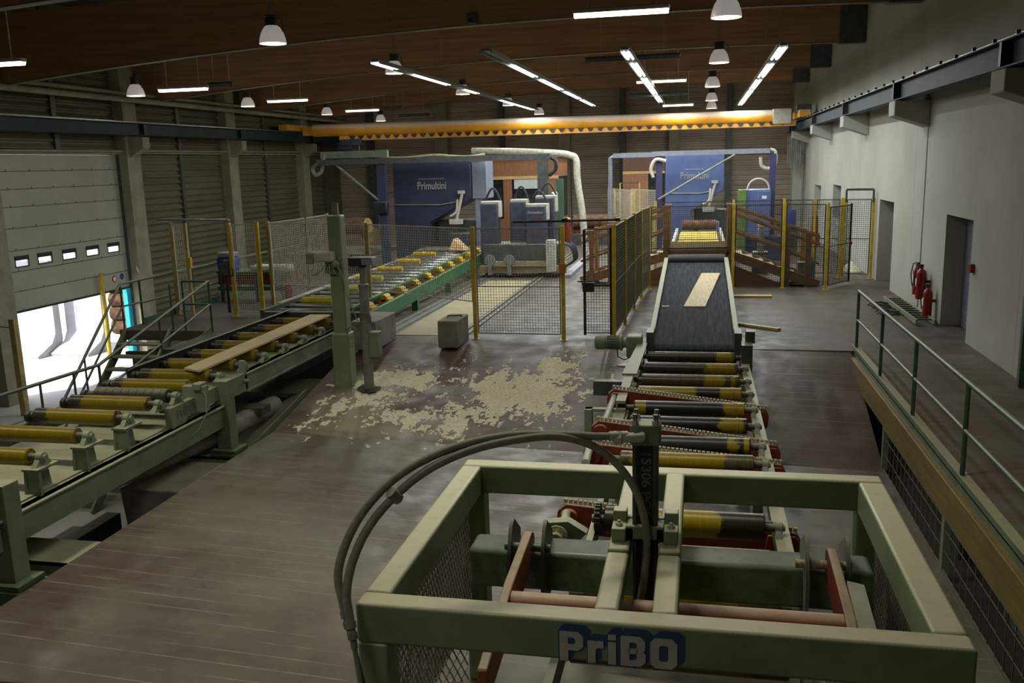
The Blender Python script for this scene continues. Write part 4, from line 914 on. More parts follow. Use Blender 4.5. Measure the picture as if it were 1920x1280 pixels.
# ---- railings
def rail_run(label, posts, z, zm, kick=True, mat='railgreen', ext=None, name='guard_railing', r=.03, post_b=None):
    t = thing(name, label, 'railing', (posts[0][0], posts[0][1], z), 'tube guard railings')
    P = [Vector((x, y, z)) for x, y in posts]; top = [p+Vector((0, 0, 1.02)) for p in P]; mi = [p+Vector((0, 0, .5)) for p in P]
    MB().path(top, r, 10).build('top_rail', mat, t); MB().path(mi, r*.85, 10).build('mid_rail', mat, t)
    for p in P: MB().tube(p, p+Vector((0, 0, 1.02)), r*.9, 10).build('post', mat, t)
    if kick:
        mb = MB()
        for a, b in zip(P, P[1:]): mb.beam(a+Vector((0, 0, .07)), b+Vector((0, 0, .07)), .012, .14)
        mb.build('kick_plate', kick if isinstance(kick, str) else mat, t)
    return t
wy = [16.75, 14.55, 12.3, 9.95, 7.6, 5.3]
t = rail_run('green tube guard railing along the walkway above the timber edge beam', [(2.79, y) for y in wy], 0, .5, kick=False)
MB().box(2.70, 2.72, 2, 16.75, -.09, .07).box(2.70, 2.86, 2, 16.75, -.01, .0045).build('kick_plate', 'green', t)
tag(MB().box(2.63, 2.74, 2, 16.5, -.46, -.08).build('edge_beam', 'edgebeam', bevel=.008), 'long timber edge beam under the walkway railing', 'beam')
t = thing('wire_mesh_guard', 'coarse wire mesh guard panel under the walkway timber beam', 'mesh guard', (2.66, 13.3, -1.1))
for a, b in ((13.3, 10.0), (9.95, 7.0), (6.9, 4.2)): panel((2.655, a), (2.655, b), -1.08, -.49, t, 'wireolive', pitch=.23, r=.004)
for y in (13.32, 9.97, 6.95): MB().box(2.64, 2.72, y-.05, y+.05, -1.1, -.48).build('post', 'greyg', t)
# odds and ends under the walkway
t = thing('caster_cart', 'dark wheel lying on its side behind the coarse wire mesh', 'wheel', (3.1, 7.2, -1.25))
MB().lathe((3.0, 7.3, -1.1), [(.1, 0), (.19, 0), (.2, .03), (.2, .09), (.19, .12), (.1, .12), (.1, 0)], 24, (0, -.3, 1)).build('tyre', 'black', t)
MB().lathe((3.0, 7.3, -1.06), [(0, 0), (.09, 0), (.09, .05), (0, .05)], 12, (0, -.3, 1)).build('hub', 'greydk', t)
t = thing('pump_unit', 'dusty pump with red cover behind the coarse wire mesh', 'pump', (3.3, 10.9, -1.25))
MB().box(3.0, 3.7, 10.6, 11.3, -1.25, -1.0).build('base', 'greydk', t, bevel=.02); MB().lathe((2.95, 11.0, -.85), [(0, 0), (.13, 0), (.16, .05), (.16, .5), (.1, .55), (0, .55)], 18, (1, 0, 0)).build('motor', 'greydk', t); MB().box(3.0, 3.3, 11.1, 11.35, -1.0, -.62).build('cover', 'rust', t, bevel=.03)
t = thing('steel_rack', 'grey steel rack standing in the dark under the walkway', 'rack', (3.4, 8.7, -1.25))
for x in (3.1, 3.8):
    for y in (8.4, 9.2): MB().box(x-.03, x+.03, y-.03, y+.03, -1.25, -.3).build('upright', 'grey', t)
MB().box(3.05, 3.85, 8.35, 9.25, -.8, -.76).build('shelf', 'grey', t)
MB().box(3.1, 3.8, 8.4, 9.2, -1.25, -1.1).build('tray', 'grey', t)
# platform railings and stairs on the left
rail_run('green railing along the left edge of the platform above the truck lane', [(-12.5, 18.3), (-12.55, 20.6), (-12.55, 23), (-12.55, 25.5), (-12.55, 28)], 0, .5, kick='railgreen')
def stair_rail(t, pts, drop, mat='railgreen', posts=()):
    MB().path(pts, .03, 10).build('hand_rail', mat, t)
    MB().path([Vector(p)-Vector((0, 0, .5)) for p in pts], .024, 10).build('mid_rail', mat, t)
    for q in posts: MB().tube(q, Vector(q)-Vector((0, 0, drop)), .02, 10).build('post', mat, t)
t = thing('stair_flight', 'steep green stair flight with open treads going down from the platform to the yard', 'stairs', (-12, 17.5, -3))
e = Vector((0, -.72, -.69)).normalized()
def yd(z): return 17.55-(0-z)*1.05
for x in (-12.45, -11.35): MB().beam((x, 17.6, -.02), (x, yd(-3.0), -3.0), .05, .2).build('stringer', 'greyg', t)
for k in range(12):
    z = -.25-k*.23; MB().box(-12.43, -11.37, yd(z)-.13, yd(z)+.13, z-.02, z+.015).build('tread', 'greyg', t)
for x in (-12.5, -11.3):
    a = Vector((x, 17.6, 1.02)); b = Vector((x, yd(-3)+.0, -1.98))
    stair_rail(t, [a+Vector((0, .7, 0)) if x < -12 else a, a, b], 1.0, posts=[a, a.lerp(b, .45), a.lerp(b, .9)])
t = thing('guard_railing', 'bent green handrail dropping from the platform corner beside the yellow rollers', 'railing', (-10.3, 17.5, 0), 'tube guard railings')
R = [(-10.93, 17.5, 1.1), (-10.3, 17.5, 1.1), tuple(at(185, 684, X=-10.3)), tuple(at(-20, 748, X=-10.3))]
stair_rail(t, R, 1.0, posts=[])
for q, dz in ((R[0], 1.1), (R[1], 1.1), (R[2], 1.0)): MB().tube(q, Vector(q)-Vector((0, 0, dz)), .024, 10).build('post', 'railgreen', t)
a, b = Vector(R[1]), Vector(R[2]); v = a.lerp(b, .5)
MB().tube(v, v-Vector((0, 0, 1.1)), .022, 10).build('post', 'railgreen', t)
q = Vector(R[3]); MB().tube(R[2], Vector(R[2]), .02).build('joint', 'railgreen', t) if False else None
MB().beam(a-Vector((0, 0, 1.05)), b-Vector((0, 0, 1.0)), .012, .16).build('kick_plate', 'railgreen', t)
for y in (13.0, 12.2): MB().tube((-10.3, y, .13), (-10.3, y, -.9), .02, 10).build('post', 'railgreen', t)
MB().beam((-10.3, 13.6, -.92), (-10.3, 10.5, -.92), .2, .1).build('stringer', 'railgreen', t)
t = thing('pallet_stack', 'brown timber bearers stacked under the front of the platform', 'timber', (-11.5, 18, -1))
for k in range(4): MB().box(-12.5, -9.2, 17.75+k*.3, 17.95+k*.3, -.9, -.62).build('bearer', 'timber', t)
MB().box(-12.55, -9.2, 17.7, 18.9, -.98, -.9).box(-12.55, -9.2, 17.6, 17.7, -.62, -.5).build('deck_board', 'timber', t)
for x in (-12.2, -10.8, -9.4): MB().box(x, x+.12, 17.9, 18.05, -3, -.98).build('prop', 'greyg', t)
# yard seen through the opening
for i, (xe, xf, y, lab) in enumerate(((-23.0, -33.0, 28.55, 'white L-shaped retaining wall block outside, left one in the opening'), (-21.4, -22.95, 29.1, 'white L-shaped retaining wall block outside, right one nearest the log pile'))):
    prof = [(-1.2, 0), (-1.2, .1), (-.42, .42), (-.2, .75), (-.16, 3.4), (.12, 3.4), (.16, .5), (.02, .12), (-.3, 0)]
    tag(MB().prism([Vector((xe, y+u, -3+v)) for u, v in prof], (xf-xe, 0, 0)).build('retaining_block', 'retain'), lab, 'retaining block', 'retaining wall blocks outside')
for i, (dx, z) in enumerate(((0, 0), (.1, .56), (-.1, 1.12), (.12, 1.68), (.05, 2.2))):
    x1 = -21.9+dx; o = MB().tube((-23.4, 32.3, -2.7+z), (x1, 32.5, -2.7+z), .29, 18).build('log', 'bark'); tag(o, ('bottom log', 'second log up', 'middle log', 'fourth log up', 'top log')[i]+' of the pile outside the half open door', 'log', 'logs stacked outside')
    MB().lathe((x1, 32.5, -2.7+z), [(0, .012), (.27, .012), (.28, 0)], 18, (.99, .12, 0)).build('cut_end', 'logend', o)
bp = at(48, 778, Z=-3); bq = at(24, 598, Y=bp.y)
tag(MB().box(bp.x-.08, bp.x+.08, bp.y-.08, bp.y+.08, -3.0, bq.z).tube((bp.x, bp.y, bq.z-.25), (bp.x-.9, bp.y+.2, bq.z-.22), .02).build('bollard_post', 'yellowpale'), 'yellow green steel post standing inside the left jamb of the opening', 'post')
bp = at(209, 690, Z=-3)
tag(MB().tube((bp.x, bp.y, -3.0), (bp.x, bp.y, .2), .07).build('bollard_post', 'yellow'), 'pale yellow pole standing outside in front of the logs', 'post')
# ================================================================== CAMERA POSTS, BLOCKS
t = thing('camera_post', 'tall dusty green square post with surveillance camera strapped to it', 'post', (-6.12, 14.6, -.25))
p0 = Vector((-6.1, 14.62, -.5))
MB().box(-6.23, -5.98, 14.5, 14.75, -.6, 2.62).build('post_tube', 'framegreen', t, bevel=.03)
MB().box(-6.26, -5.95, 14.47, 14.78, -.6, .58).build('post_sleeve', 'framegreen', t, bevel=.02)
MB().box(-6.15, -6.05, 14.6, 14.66, 2.62, 2.82).build('top_stub', 'greyg', t)
MB().box(-6.25, -5.96, 14.48, 14.77, 1.86, 1.91).build('strap', 'cable', t)
ch = at(607, 482, Y=14.45)
MB().box(ch.x-.24, ch.x+.2, 14.3, 14.55, ch.z-.07, ch.z+.1).build('camera_housing', 'offwhite', t, bevel=.03)
MB().box(ch.x-.25, ch.x-.12, 14.26, 14.31, ch.z-.1, ch.z+.08).build('camera_window', 'concrete', t, bevel=.01)
MB().tube((ch.x+.05, 14.45, ch.z-.08), (ch.x+.05, 14.45, ch.z-.28), .035).path([(ch.x+.05, 14.45, ch.z-.26), (ch.x+.2, 14.46, ch.z-.3), (-6.2, 14.47, 1.84)], .03).build('camera_bracket', 'greyg', t)
MB().ball((-6.08, 14.42, 1.8), .075).build('junction_knob', 'cable', t)
MB().path(smooth_path([(-6.05, 14.4, 1.78), (-5.95, 14.4, 1.6), (-5.9, 14.4, 1.3), (-5.78, 14.42, .95), (-5.68, 14.3, .8)]), .01, 6).build('camera_cable', 'cable', t)
MB().path(smooth_path([(ch.x-.2, 14.3, ch.z-.3), (ch.x-.05, 14.3, ch.z-.26), (-6.2, 14.42, 1.84)]), .01, 6).build('camera_cable', 'cable', t)
t = thing('camera_post', 'grey round steel post in a floor hole carrying a second surveillance camera', 'post', (-5.63, 14.45, -.2))
q = Vector((-5.62, 14.5, 0))
MB().tube((q.x, q.y, -.6), (q.x, q.y, 1.42), .085, 20).build('post_tube', 'grey', t); MB().tube((q.x, q.y, 1.40), (q.x, q.y, 1.74), .055, 16).lathe((q.x, q.y, 1.4), [(.095, 0), (.095, .04), (.05, .06)], 18).build('post_neck', 'greyg', t)
MB().box(q.x-.2, q.x+.22, q.y-.1, q.y+.12, 1.78, 1.9).box(q.x-.21, q.x+.2, q.y-.12, q.y+.14, 1.89, 1.91).build('camera_housing', 'palepanel', t, bevel=.015)
MB().box(q.x-.21, q.x-.18, q.y-.12, q.y+.08, 1.76, 1.91).box(q.x-.2, q.x+.02, q.y-.125, q.y-.1, 1.76, 1.9).build('camera_window', 'black', t, bevel=.006)
MB().tube((q.x, q.y, 1.74), (q.x, q.y, 1.79), .07).build('swivel', 'black', t)
mb = MB()
for k in range(4): mb.path([(q.x+.095*math.cos(g), q.y+.095*math.sin(g), .80+.03*k-.07*math.sin(g)) for g in [j*math.pi/8 for j in range(17)]], .008, 6)
mb.build('cable_coil', 'cable', t)
mb = MB()
for k in range(5): mb.path([(-5.86+.09*math.cos(g), 14.42+.01*k, .62-.02*k+(.1+.02*k)*math.sin(g)) for g in [j*math.pi/8 for j in range(17)]], .007, 6)
mb.build('hanging_cable', 'cable', t)
MB().box(q.x+.07, q.x+.24, q.y-.08, q.y+.12, .18, .62).build('control_box', 'greyg', t, bevel=.01)
struct('floor_hole', MB().lathe((q.x, q.y, zdeck(q.x, q.y)+.012), [(0, 0), (.21, 0)], 28, (.04, -.14, 1)), 'darkroof_shade')
def block(label, x0, x1, y0, y1, h, extra=True):
    t = thing('concrete_block', label, 'concrete block', ((x0+x1)/2, y0, 0), 'concrete blocks on the floor')
    MB().box(x0, x1, y0, y1, 0, h).build('block_body', 'concrete', t, bevel=.02)
    if extra: MB().path([((x0+x1)/2-.1, y0+.4, h+.0), ((x0+x1)/2-.1, y0+.4, h+.03), ((x0+x1)/2+.15, y0+.5, h+.03), ((x0+x1)/2+.15, y0+.5, h)], .015, 6).build('lifting_loop', 'black', t)
block('concrete block with a lifting loop in front of the mesh fence', -4.83, -4.44, 16.15, 17.0, .52)
block('concrete block half hidden behind the camera posts', -6.45, -5.95, 15.85, 17.0, .55, False)
block('low concrete block behind the green camera post', -6.5, -6.2, 16.5, 17.15, .4, False)

# ---- sawdust drifts
def drift(name, label, quad, spots, thr, cell=.022, hgt=.02, zfun=zdeck, seed=0):
    x0, x1, y0, y1 = quad; mb = MB(); nx, ny = int((x1-x0)/cell), int((y1-y0)/cell)
    def dens(x, y):
        d = 0
        for cx, cy, rx, ry, a, s in spots:
            u, v = x-cx, y-cy; c, sn = math.cos(a), math.sin(a); u, v = (u*c+v*sn)/rx, (-u*sn+v*c)/ry
            d = max(d, s*math.exp(-(u*u+v*v)))
        n = .5*mnoise.noise((x*2.2, y*1.8, seed))+.6*mnoise.noise((x*6, y*4.5, seed+5))+.5*mnoise.noise((x*14, y*10, seed+9))+.35*mnoise.noise((x*30, y*22, seed+2))
        return d+n*.75-thr
    for i in range(nx):
        for j in range(ny):
            x, y = x0+i*cell, y0+j*cell; d = dens(x, y)
            if d <= 0: continue
            h = .004+min(hgt, d*hgt*1.6)*random.uniform(.6, 1.2)
            z = [zfun(a, b) for a, b in ((x, y), (x+cell, y), (x+cell, y+cell), (x, y+cell))]
            jx, jy = random.uniform(-.3, .3)*cell, random.uniform(-.3, .3)*cell; k = len(mb.v)
            g = .62+random.uniform(-.2, .2); cxx, cyy = x+cell/2+jx, y+cell/2+jy; r = cell*.62
            base = [Vector((x+(cell*1.05 if q in (1, 2) else 0), y+(cell*1.05 if q in (2, 3) else 0), z[q]+.002)) for q in range(4)]
            mb.v += base+[Vector((cxx, cyy, max(z)+h))]
            for q in range(4): mb.f.append((k+q, k+(q+1) % 4, k+4))
    return tag(mb.build(name, 'sawdust', smooth=False), label, 'sawdust', None, 'stuff')
pa, pb = at(960, 700, Z=-.3), at(900, 760, Z=-.4)
def gp(px, py):
    """point of the ramp or lower deck seen at a pixel"""
    z = -.4
    for _ in range(12): p = at(px, py, Z=z); z = zdeck(p.x, p.y)
    return p
g = [gp(*p) for p in ((985, 690), (1040, 668), (920, 720), (940, 770), (1000, 720), (880, 790))]
drift('sawdust_drift', 'thick pale sawdust drift on the ramp in front of the mesh fence', (-4.9, -1.9, 12.6, 16.35),
      [(g[0].x, g[0].y, .75, .75, .5, 1.0), (g[1].x, g[1].y, .35, .5, 0, .9), (g[2].x, g[2].y, .55, .6, .4, .75), (g[3].x, g[3].y, .5, .45, 0, .75), (g[5].x, g[5].y, .6, .5, .3, .55)], .40, seed=3)
g = [gp(*p) for p in ((745, 705), (700, 745), (790, 790), (850, 800), (640, 760), (790, 700), (900, 690))]
drift('sawdust_drift', 'thin scattered sawdust drift around the grey camera post', (-6.5, -3.6, 12.4, 15.6),
      [(g[0].x, g[0].y, .55, .5, 0, .95), (g[1].x, g[1].y, .7, .6, 0, .62), (g[2].x, g[2].y, .9, .5, .2, .55), (g[3].x, g[3].y, .6, .35, 0, .6), (g[4].x, g[4].y, .5, .7, 0, .55), (g[5].x, g[5].y, .5, .25, 0, .6)], .43, hgt=.012, seed=11)
g = [gp(*p) for p in ((1150, 680), (1120, 720), (1100, 690))]
drift('sawdust_drift', 'faint sawdust traces beside the conveyor gear motor', (-2.6, -1.0, 13.2, 16.3), [(g[0].x, g[0].y, .4, .5, 0, .5), (g[1].x, g[1].y, .5, .5, 0, .45), (g[2].x, g[2].y, .4, .3, 0, .45)], .5, hgt=.006, seed=21)
g = gp(540, 1000)
tag(MB().lathe((4.42, 28.2, 0), [(.31, 0), (.24, .08), (.12, .2), (.03, .28), (0, .29)], 16, (.0, 0, 1)).build('sawdust_heap', 'sawdust'), 'sawdust heap against the white wall behind the mesh doorway', 'sawdust', None, 'stuff')

# ================================================================== RIGHT WALL THINGS
def extinguisher(x, y, z, h, r, label, hose=True):
    t = thing('fire_extinguisher', label, 'fire extinguisher', (x, y, z), 'fire extinguishers by the door')
    MB().lathe((x, y, z), [(0, 0), (r, 0), (r, .03), (r, h*.8), (r*.8, h*.9), (r*.3, h*.96), (r*.3, h), (0, h)], 20).build('cylinder', 'red', t)
    MB().box(x-.03, x+.03, y-.02, y+.02, z+h, z+h+.06).box(x-.09, x+.03, y-.012, y+.012, z+h+.05, z+h+.065).build('valve', 'black', t)
    MB().path([(x-.03, y, z+h+.02), (x-.12, y-.06, z+h+.05), (x-.16, y-.08, z+h*.7), (x-.12, y-.07, z+h*.3)], .012, 8).build('hose', 'black', t)
    if x > 0: MB().box(x, XR, y-.03, y+.03, z+h*.5, z+h*.6).build('wall_bracket', 'greydk', t)
    MB().box(x-r-.004, x-r+.02, y-.04, y+.04, z+h*.4, z+h*.65).build('label_plate', 'white', t)
extinguisher(4.60, 20.55, .42, .62, .10, 'red fire extinguisher hung left of the other two by the grey door')
extinguisher(4.58, 20.15, .38, .66, .10, 'middle red fire extinguisher with white label plate by the grey door')
extinguisher(4.60, 19.6, .08, .62, .09, 'red fire extinguisher hung lowest, nearest the grey door')
tag(MB().box(4.68, 4.76, 17.08, 17.22, 1.3, 1.45).build('alarm_box', 'red', bevel=.008), 'small red fire alarm box on the wall right of the grey door', 'alarm')
t = thing('ladder', 'pale ladder lying flat on the floor along the white wall', 'ladder', (4.5, 20.5, 0))
for x in (4.28, 4.62): MB().beam((x, 19.0, .08), (x-.02, 22.2, .08), .03, .1).build('stile', 'greyg', t)
for k in range(11): MB().tube((4.28, 19.2+k*.28, .1), (4.61, 19.2+k*.28, .1), .018, 8).build('rung', 'greydk', t)
mb = MB(); 
for k in range(26):
    a = random.uniform(0, 6.28); cx, cy = 4.05+random.uniform(-.1, .1), 20.9+random.uniform(-1.0, 1.0); mb.path([(cx-.18, cy-.1, .02), (cx-.05, cy+.05, .05+.04*random.random()), (cx+.1, cy, .06), (cx+.2, cy+.12, .02)], .01, 5)
tag(mb.build('cable_heap', 'hosedk'), 'heap of dark cables on the floor beside the lying ladder', 'cable', None, 'stuff')
tag(MB().box(4.58, 4.66, 13.95, 14.05, 0, 1.35).build('gate_post', 'railgreen'), 'green gate post standing at the wall foot at the right edge', 'post')

# ================================================================== BAND SAWS
def saw(x0, x1, y, zt, body, dark, label, letters, col2, s=1.):
    t = thing('band_saw', label, 'saw', ((x0+x1)/2, y, 0), 'blue band saws')
    W_ = x1-x0; c1 = x0+W_*.45
    MB().prism([(x0, y, .0), (c1, y, .0), (c1, y, 1.55), (x1, y, 2.3), (x1, y, zt), (x0, y, zt)], (0, 1.3, 0)).build('saw_housing', body, t, bevel=.03)
    text('nameplate_lettering', letters, 'offwhite', t, basis(Vector((x0+W_*.5, y-.012, zt-.86)), (1, 0, 0), (0, 0, 1)), .36, .006, 0, 'CENTER', .72)
    MB().box(x0+W_*.33, x0+W_*.66, y-.012, y, zt-.53, zt-.515).build('nameplate_line', 'offwhite', t)
    MB().path([(x0+.05, y-.03, zt-1.35), (x0+W_*.6, y-.03, zt-1.37), (x0+W_*.85, y-.03, zt-1.28)], .018, 8).build('conduit', 'greyg', t)
    if s > .9: MB().box(x1+.02, x1+.5, y+.05, y+1.1, 2.3, zt+.02).build('wheel_guard', col2, t, bevel=.02)
    if s > .9: MB().box(x1+.1, x1+.34, y+.1, y+.4, .2, 2.32).build('column', col2, t)
    MB().box(x0+.02, x0+.42, y-.05, y, .05, 1.0).box(c1-.1, c1+.0, y-.05, y, .0, 1.4).build('lower_cover', dark, t)
    MB().box(c1+.1, x1+.3, y+.6, y+1.2, 0, 1.6).build('lower_wheel_case', 'greydk', t, bevel=.05)
    MB().box(x1-.85, x1-.12, y-.15, y+.3, .1, 1.2).build('roller_press', body, t, bevel=.05)
    MB().path(smooth_path([(x1-.45, y-.1, zt-1.2), (x1-.5, y-.15, zt-1.6), (x1-.7, y-.18, zt-1.75)]), .04, 8).box(x1-.72, x1-.3, y-.25, y-.05, zt-2.0, zt-1.84).tube((x1-.5, y-.12, zt-1.84), (x1-.28, y-.1, zt-1.0), .05).box(x1-.42, x1-.2, y-.16, y-.05, zt-1.02, zt-.92).build('guide_camera', 'offwhite', t)
    return t
s1 = saw(-9.99, -7.32, 29.0, 3.5, 'navy', 'navy', 'dark blue band saw on the left with white lettering', 'Primultini', 'palepanel')
MB().path(smooth_path([(-10.3, 28.7, 3.72), (-9.5, 28.8, 3.68), (-8.5, 28.9, 3.74), (-7.5, 29, 3.66), (-6.9, 29.3, 3.72)]), .04, 8).build('air_hose', 'chain', s1)
MB().box(-10, -7.4, 29.1, 30.1, 3.5, 3.55).build('top_dust', 'sawdust', s1)
mb = MB().box(-10.6, -7.0, 28.9, 29.1, 3.56, 3.62)
mb.build('top_tray', 'greyg', s1)
s2 = saw(-1.2, .82, 33.0, 3.56, 'blue', 'blue', 'bright blue band saw on the right with white lettering', 'Primultini', 'blue', .8)
# portal arms over the saws
t = thing('portal_arm', 'dark steel portal with horizontal arm in front of the left blue saw', 'portal', (-10, 28.2, 0), 'portal arms over the saws')
MB().box(-10.2, -9.95, 28.1, 28.35, 0, 3.6).build('post', 'navy', t); MB().box(-12.25, -4.55, 28.05, 28.25, 3.50, 3.68).build('arm', 'greydk', t)
MB().box(-12.2, -9.9, 28.3, 28.45, 3.72, 3.94).build('chain_tray', 'greyg', t)
MB().tube((-11.6, 28.15, 3.5), (-10.1, 28.15, 2.25), .04, 8).build('brace', 'grey', t)
MB().box(-10.35, -9.9, 28.0, 28.2, 1.9, 2.3).build('drive_box', 'black', t, bevel=.04)
MB().path(smooth_path([(-12.05, 28.3, 3.85), (-12.15, 28.3, 3.5), (-12.2, 28.3, 3.3), (-12.4, 28.3, 3.2), (-12.5, 28.3, 3.4), (-12.35, 28.3, 3.55)]), .06, 8).build('cable_chain', 'cable', t)
MB().box(-4.95, -4.62, 28.05, 28.3, 1.0, 3.5).box(-4.9, -4.7, 28.1, 28.25, 0, 1).build('post', M['greydk'], t)
MB().path(smooth_path([(-4.6, 28.2, 3.6), (-4.4, 28.2, 3.45), (-4.4, 28.2, 3.2), (-4.6, 28.2, 3.0)]), .06, 8).build('cable_chain', 'hosedk', t)
t = thing('portal_arm', 'blue grey steel portal with diagonal brace in front of the right blue saw', 'portal', (-1.5, 32.2, 0), 'portal arms over the saws')
k = 32.2/36.2
MB().box(-1.5, -1.28, 32.1, 32.3, 0, 3.62).build('post', 'indigo', t); MB().box(-1.62, 2.3, 32.05, 32.25, 3.52, 3.68).build('arm', 'palepanel', t)
MB().box(2.3, 2.5, 32.1, 32.3, 0, 3.5).build('post', 'indigo', t)
MB().tube((-1.4, 32.0, 2.05), (1.15, 32.0, 3.5), .035, 8).build('brace', 'grey', t)
MB().path(smooth_path([(2.3, 32.2, 3.64), (2.48, 32.2, 3.55), (2.5, 32.2, 3.2), (2.3, 32.2, 3.0), (2.05, 32.2, 3.1), (2.0, 32.2, 3.4)]), .06, 8).build('cable_chain', 'offwhite', t)
MB().path(smooth_path([(-1.15, 32.0, 3.35), (-1.5, 32.0, 3.4), (-1.66, 32.0, 3.1), (-1.58, 32.0, 2.8)]), .06, 8).build('cable_chain', 'offwhite', t)
MB().box(-3.1, -1.6, 33.4, 33.6, 3.5, 3.66).path([(-3.0, 33.5, 3.58), (-3.2, 33.5, 3.5), (-3.22, 33.5, 1.2)], .08, 8).build('duct_arm', 'palepanel', t)
# ---- log carriage of the left saw
t = thing('log_carriage', 'dark log carriage with upright head blocks beside the left blue saw', 'carriage', (-5.3, 26.8, 0))
MB().box(-6.6, -4.05, 26.7, 27.98, .14, .35).build('chassis', 'ply', t); MB().box(-6.5, -4.1, 26.9, 27.96, .35, 1.0).build('carriage_body', 'greydk', t, bevel=.03)
for k, (x, y, zt, w_) in enumerate(((-6.55, 26.95, 2.3, .55), (-5.75, 27.5, 2.32, .5), (-5.15, 26.95, 2.2, .62), (-4.95, 27.5, 2.42, .6))):
    b = MB().box(x, x+w_, y, y+.45, .4, zt-.06).build('head_block', 'slate', t, bevel=.04)
    MB().box(x+.02, x+w_+.06, y+.03, y+.42, zt-.07, zt).box(x+w_, x+w_+.06, y+.03, y+.42, zt-.5, zt-.05).build('head_cap', 'offwhite', b, bevel=.02)
    MB().path([(x+.1+w_*.9*j/10, y+.3, zt-.05+.42*math.sin(math.pi*j/10)) for j in range(11)], .035, 8).build('hydraulic_hose', 'hosedk', b)
text('nameplate_lettering', 'Primultini', 'offwhite', t, basis(Vector((-4.84, 26.94, 1.9)), (1, 0, 0), (0, 0, 1)), .12, .004)
MB().prism([(-4.9, 26.935, 1.66), (-4.8, 26.935, 1.72), (-4.72, 26.935, 1.84), (-4.78, 26.935, 1.64)], (0, .01, 0)).build('emblem', 'red', t)
MB().box(-4.45, -4.18, 26.4, 26.7, .2, 1.15).build('control_cabinet', 'offwhite', t, bevel=.02)
for x in (-6.2, -5.6): MB().lathe((x, 26.65, .55), [(0, 0), (.14, 0), (.16, .04), (.16, .12), (0, .12)], 16, (0, -1, 0)).box(x-.05, x+.05, 26.5, 26.7, .1, .55).build('clamp_arm', 'grey', t)
for x in (-6.35, -4.7):
    for y in (27.0, 27.7): MB().lathe((x-.08, y, .14), [(0, 0), (.13, 0), (.13, .1), (0, .1)], 16, (1, 0, 0)).build('wheel', 'black', t)
MB().box(-6.2, -4.4, 26.6, 26.7, .38, .5).build('log_bolster', 'ply', t)
for k in range(5): MB().path(smooth_path([(-4.1, 27+k*.2, 1.0), (-3.8, 27+k*.2, .9), (-3.7, 27+k*.2, .5), (-3.95, 27+k*.2, .3)]), .03, 6).build('energy_hose', 'hosedk', t)
MB().lathe((-3.95, 27.6, 1.0), [(0, 0), (.1, 0), (.1, .7), (0, .75)], 14).build('accumulator', 'rust', t)
MB().box(-4.0, -3.75, 26.6, 34, .0, .1).build('track_cover', 'palepanel', t)
# far wooden operator cabins
def cabin(label, x0, x1, y, zt, m, win):
    t = thing('operator_cabin', label, 'cabin', ((x0+x1)/2, y, 0), 'wooden operator cabins')
    MB().box(x0, x1, y, y+2.5, 2.85, zt).build('upper_wall', m, t, bevel=.01); MB().box(x0, x1, y, y+2.5, 0, 1.2).build('lower_wall', m, t)
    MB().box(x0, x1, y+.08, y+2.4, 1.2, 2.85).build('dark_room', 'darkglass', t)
    for a, b in win: MB().box(a, b, y-.02, y+.2, 0, 2.85).build('wall_post', 'cabin', t)
    MB().box(x0, x1, y-.04, y+.02, 2.78, 2.9).build('head_trim', 'woodx', t)
    MB().box(x0-.1, x1+.1, y-.1, y+2.6, zt, zt+.06).build('roof_board', 'ply', t)
    return t
c = cabin('orange wooden operator cabin with window blind behind the left blue saw', -8.6, -5.5, 36, 3.6, 'cabin', ((-7.75, -7.4), (-5.95, -5.5)))
MB().box(-7.3, -6.0, 35.97, 36.03, 2.4, 2.76).build('window_blind', 'blind', c); MB().box(-7.35, -6.0, 36.02, 36.06, 1.3, 2.4).build('window_glass', 'darkglass', c)
cy = 42.6; xa, xb, xc = at(1168, 400, Y=cy).x, at(1246, 400, Y=cy).x, at(1205, 400, Y=cy).x
c = cabin('dark brown wooden cabin left of the right blue saw', xa, xb, cy, at(1200, 288, Y=cy).z, 'cabindk', ((xa, xc), (xc, xc+.25)))
# duct and far things
t = thing('lagged_duct', 'white lagged duct bending down behind the left log carriage', 'duct', (-5, 34, 0))
MB().path(smooth_path([at(885, 283, Y=34), at(960, 284, Y=34), at(1040, 287, Y=34), at(1068, 291, Y=34), at(1080, 300, Y=34), at(1083, 340, Y=34), at(1092, 400, Y=34), (-4.2, 34, 0)]), .13, 12).build('duct_pipe', 'whitepipe', t)
MB().ball(at(1022, 284, Y=33.85), .03).build('indicator', 'led', t)
tag(MB().box(-5.2, -4.95, 33.4, 33.65, 0, 2.8).build('green_post', 'railgreen'), 'slim green steel post between the left carriage and the lagged duct', 'post')
t = thing('wall_lamp', 'small white spot lamp on the slim green post', 'lamp', (-5.3, 33.4, 2.2)); MB().lathe((-5.3, 33.4, 2.2), [(.12, 0), (.1, .12), (.04, .2), (0, .2)], 16, (.5, .3, .5)).build('lamp_shade', 'white', t); MB().tube((-5.28, 33.42, 2.3), (-5.1, 33.5, 2.3), .025).build('lamp_arm', 'grey', t)
def log(p, q, r, label, grp='logs', m='bark'):
    o = MB().tube(p, q, r, 18).build('log', m); tag(o, label, 'log', grp)
    d = (Vector(p)-Vector(q)).normalized(); MB().lathe(Vector(p), [(0, .012), (r*.95, .012), (r*.97, 0)], 18, d).build('cut_end', 'logend', o)
log((-11.6, 27.5, .95), (-13.2, 31, .95), .28, 'log lying with its round cut end facing forward left of the blue saw')
log((-10.5, 27.8, 1.55), (-13.4, 28.6, 1.45), .26, 'long log lying slantwise on the log table left of the blue saw')
log((-10.55, 28.4, 1.2), (-11.4, 30, 1.2), .25, 'short stubby log beside the left portal post')
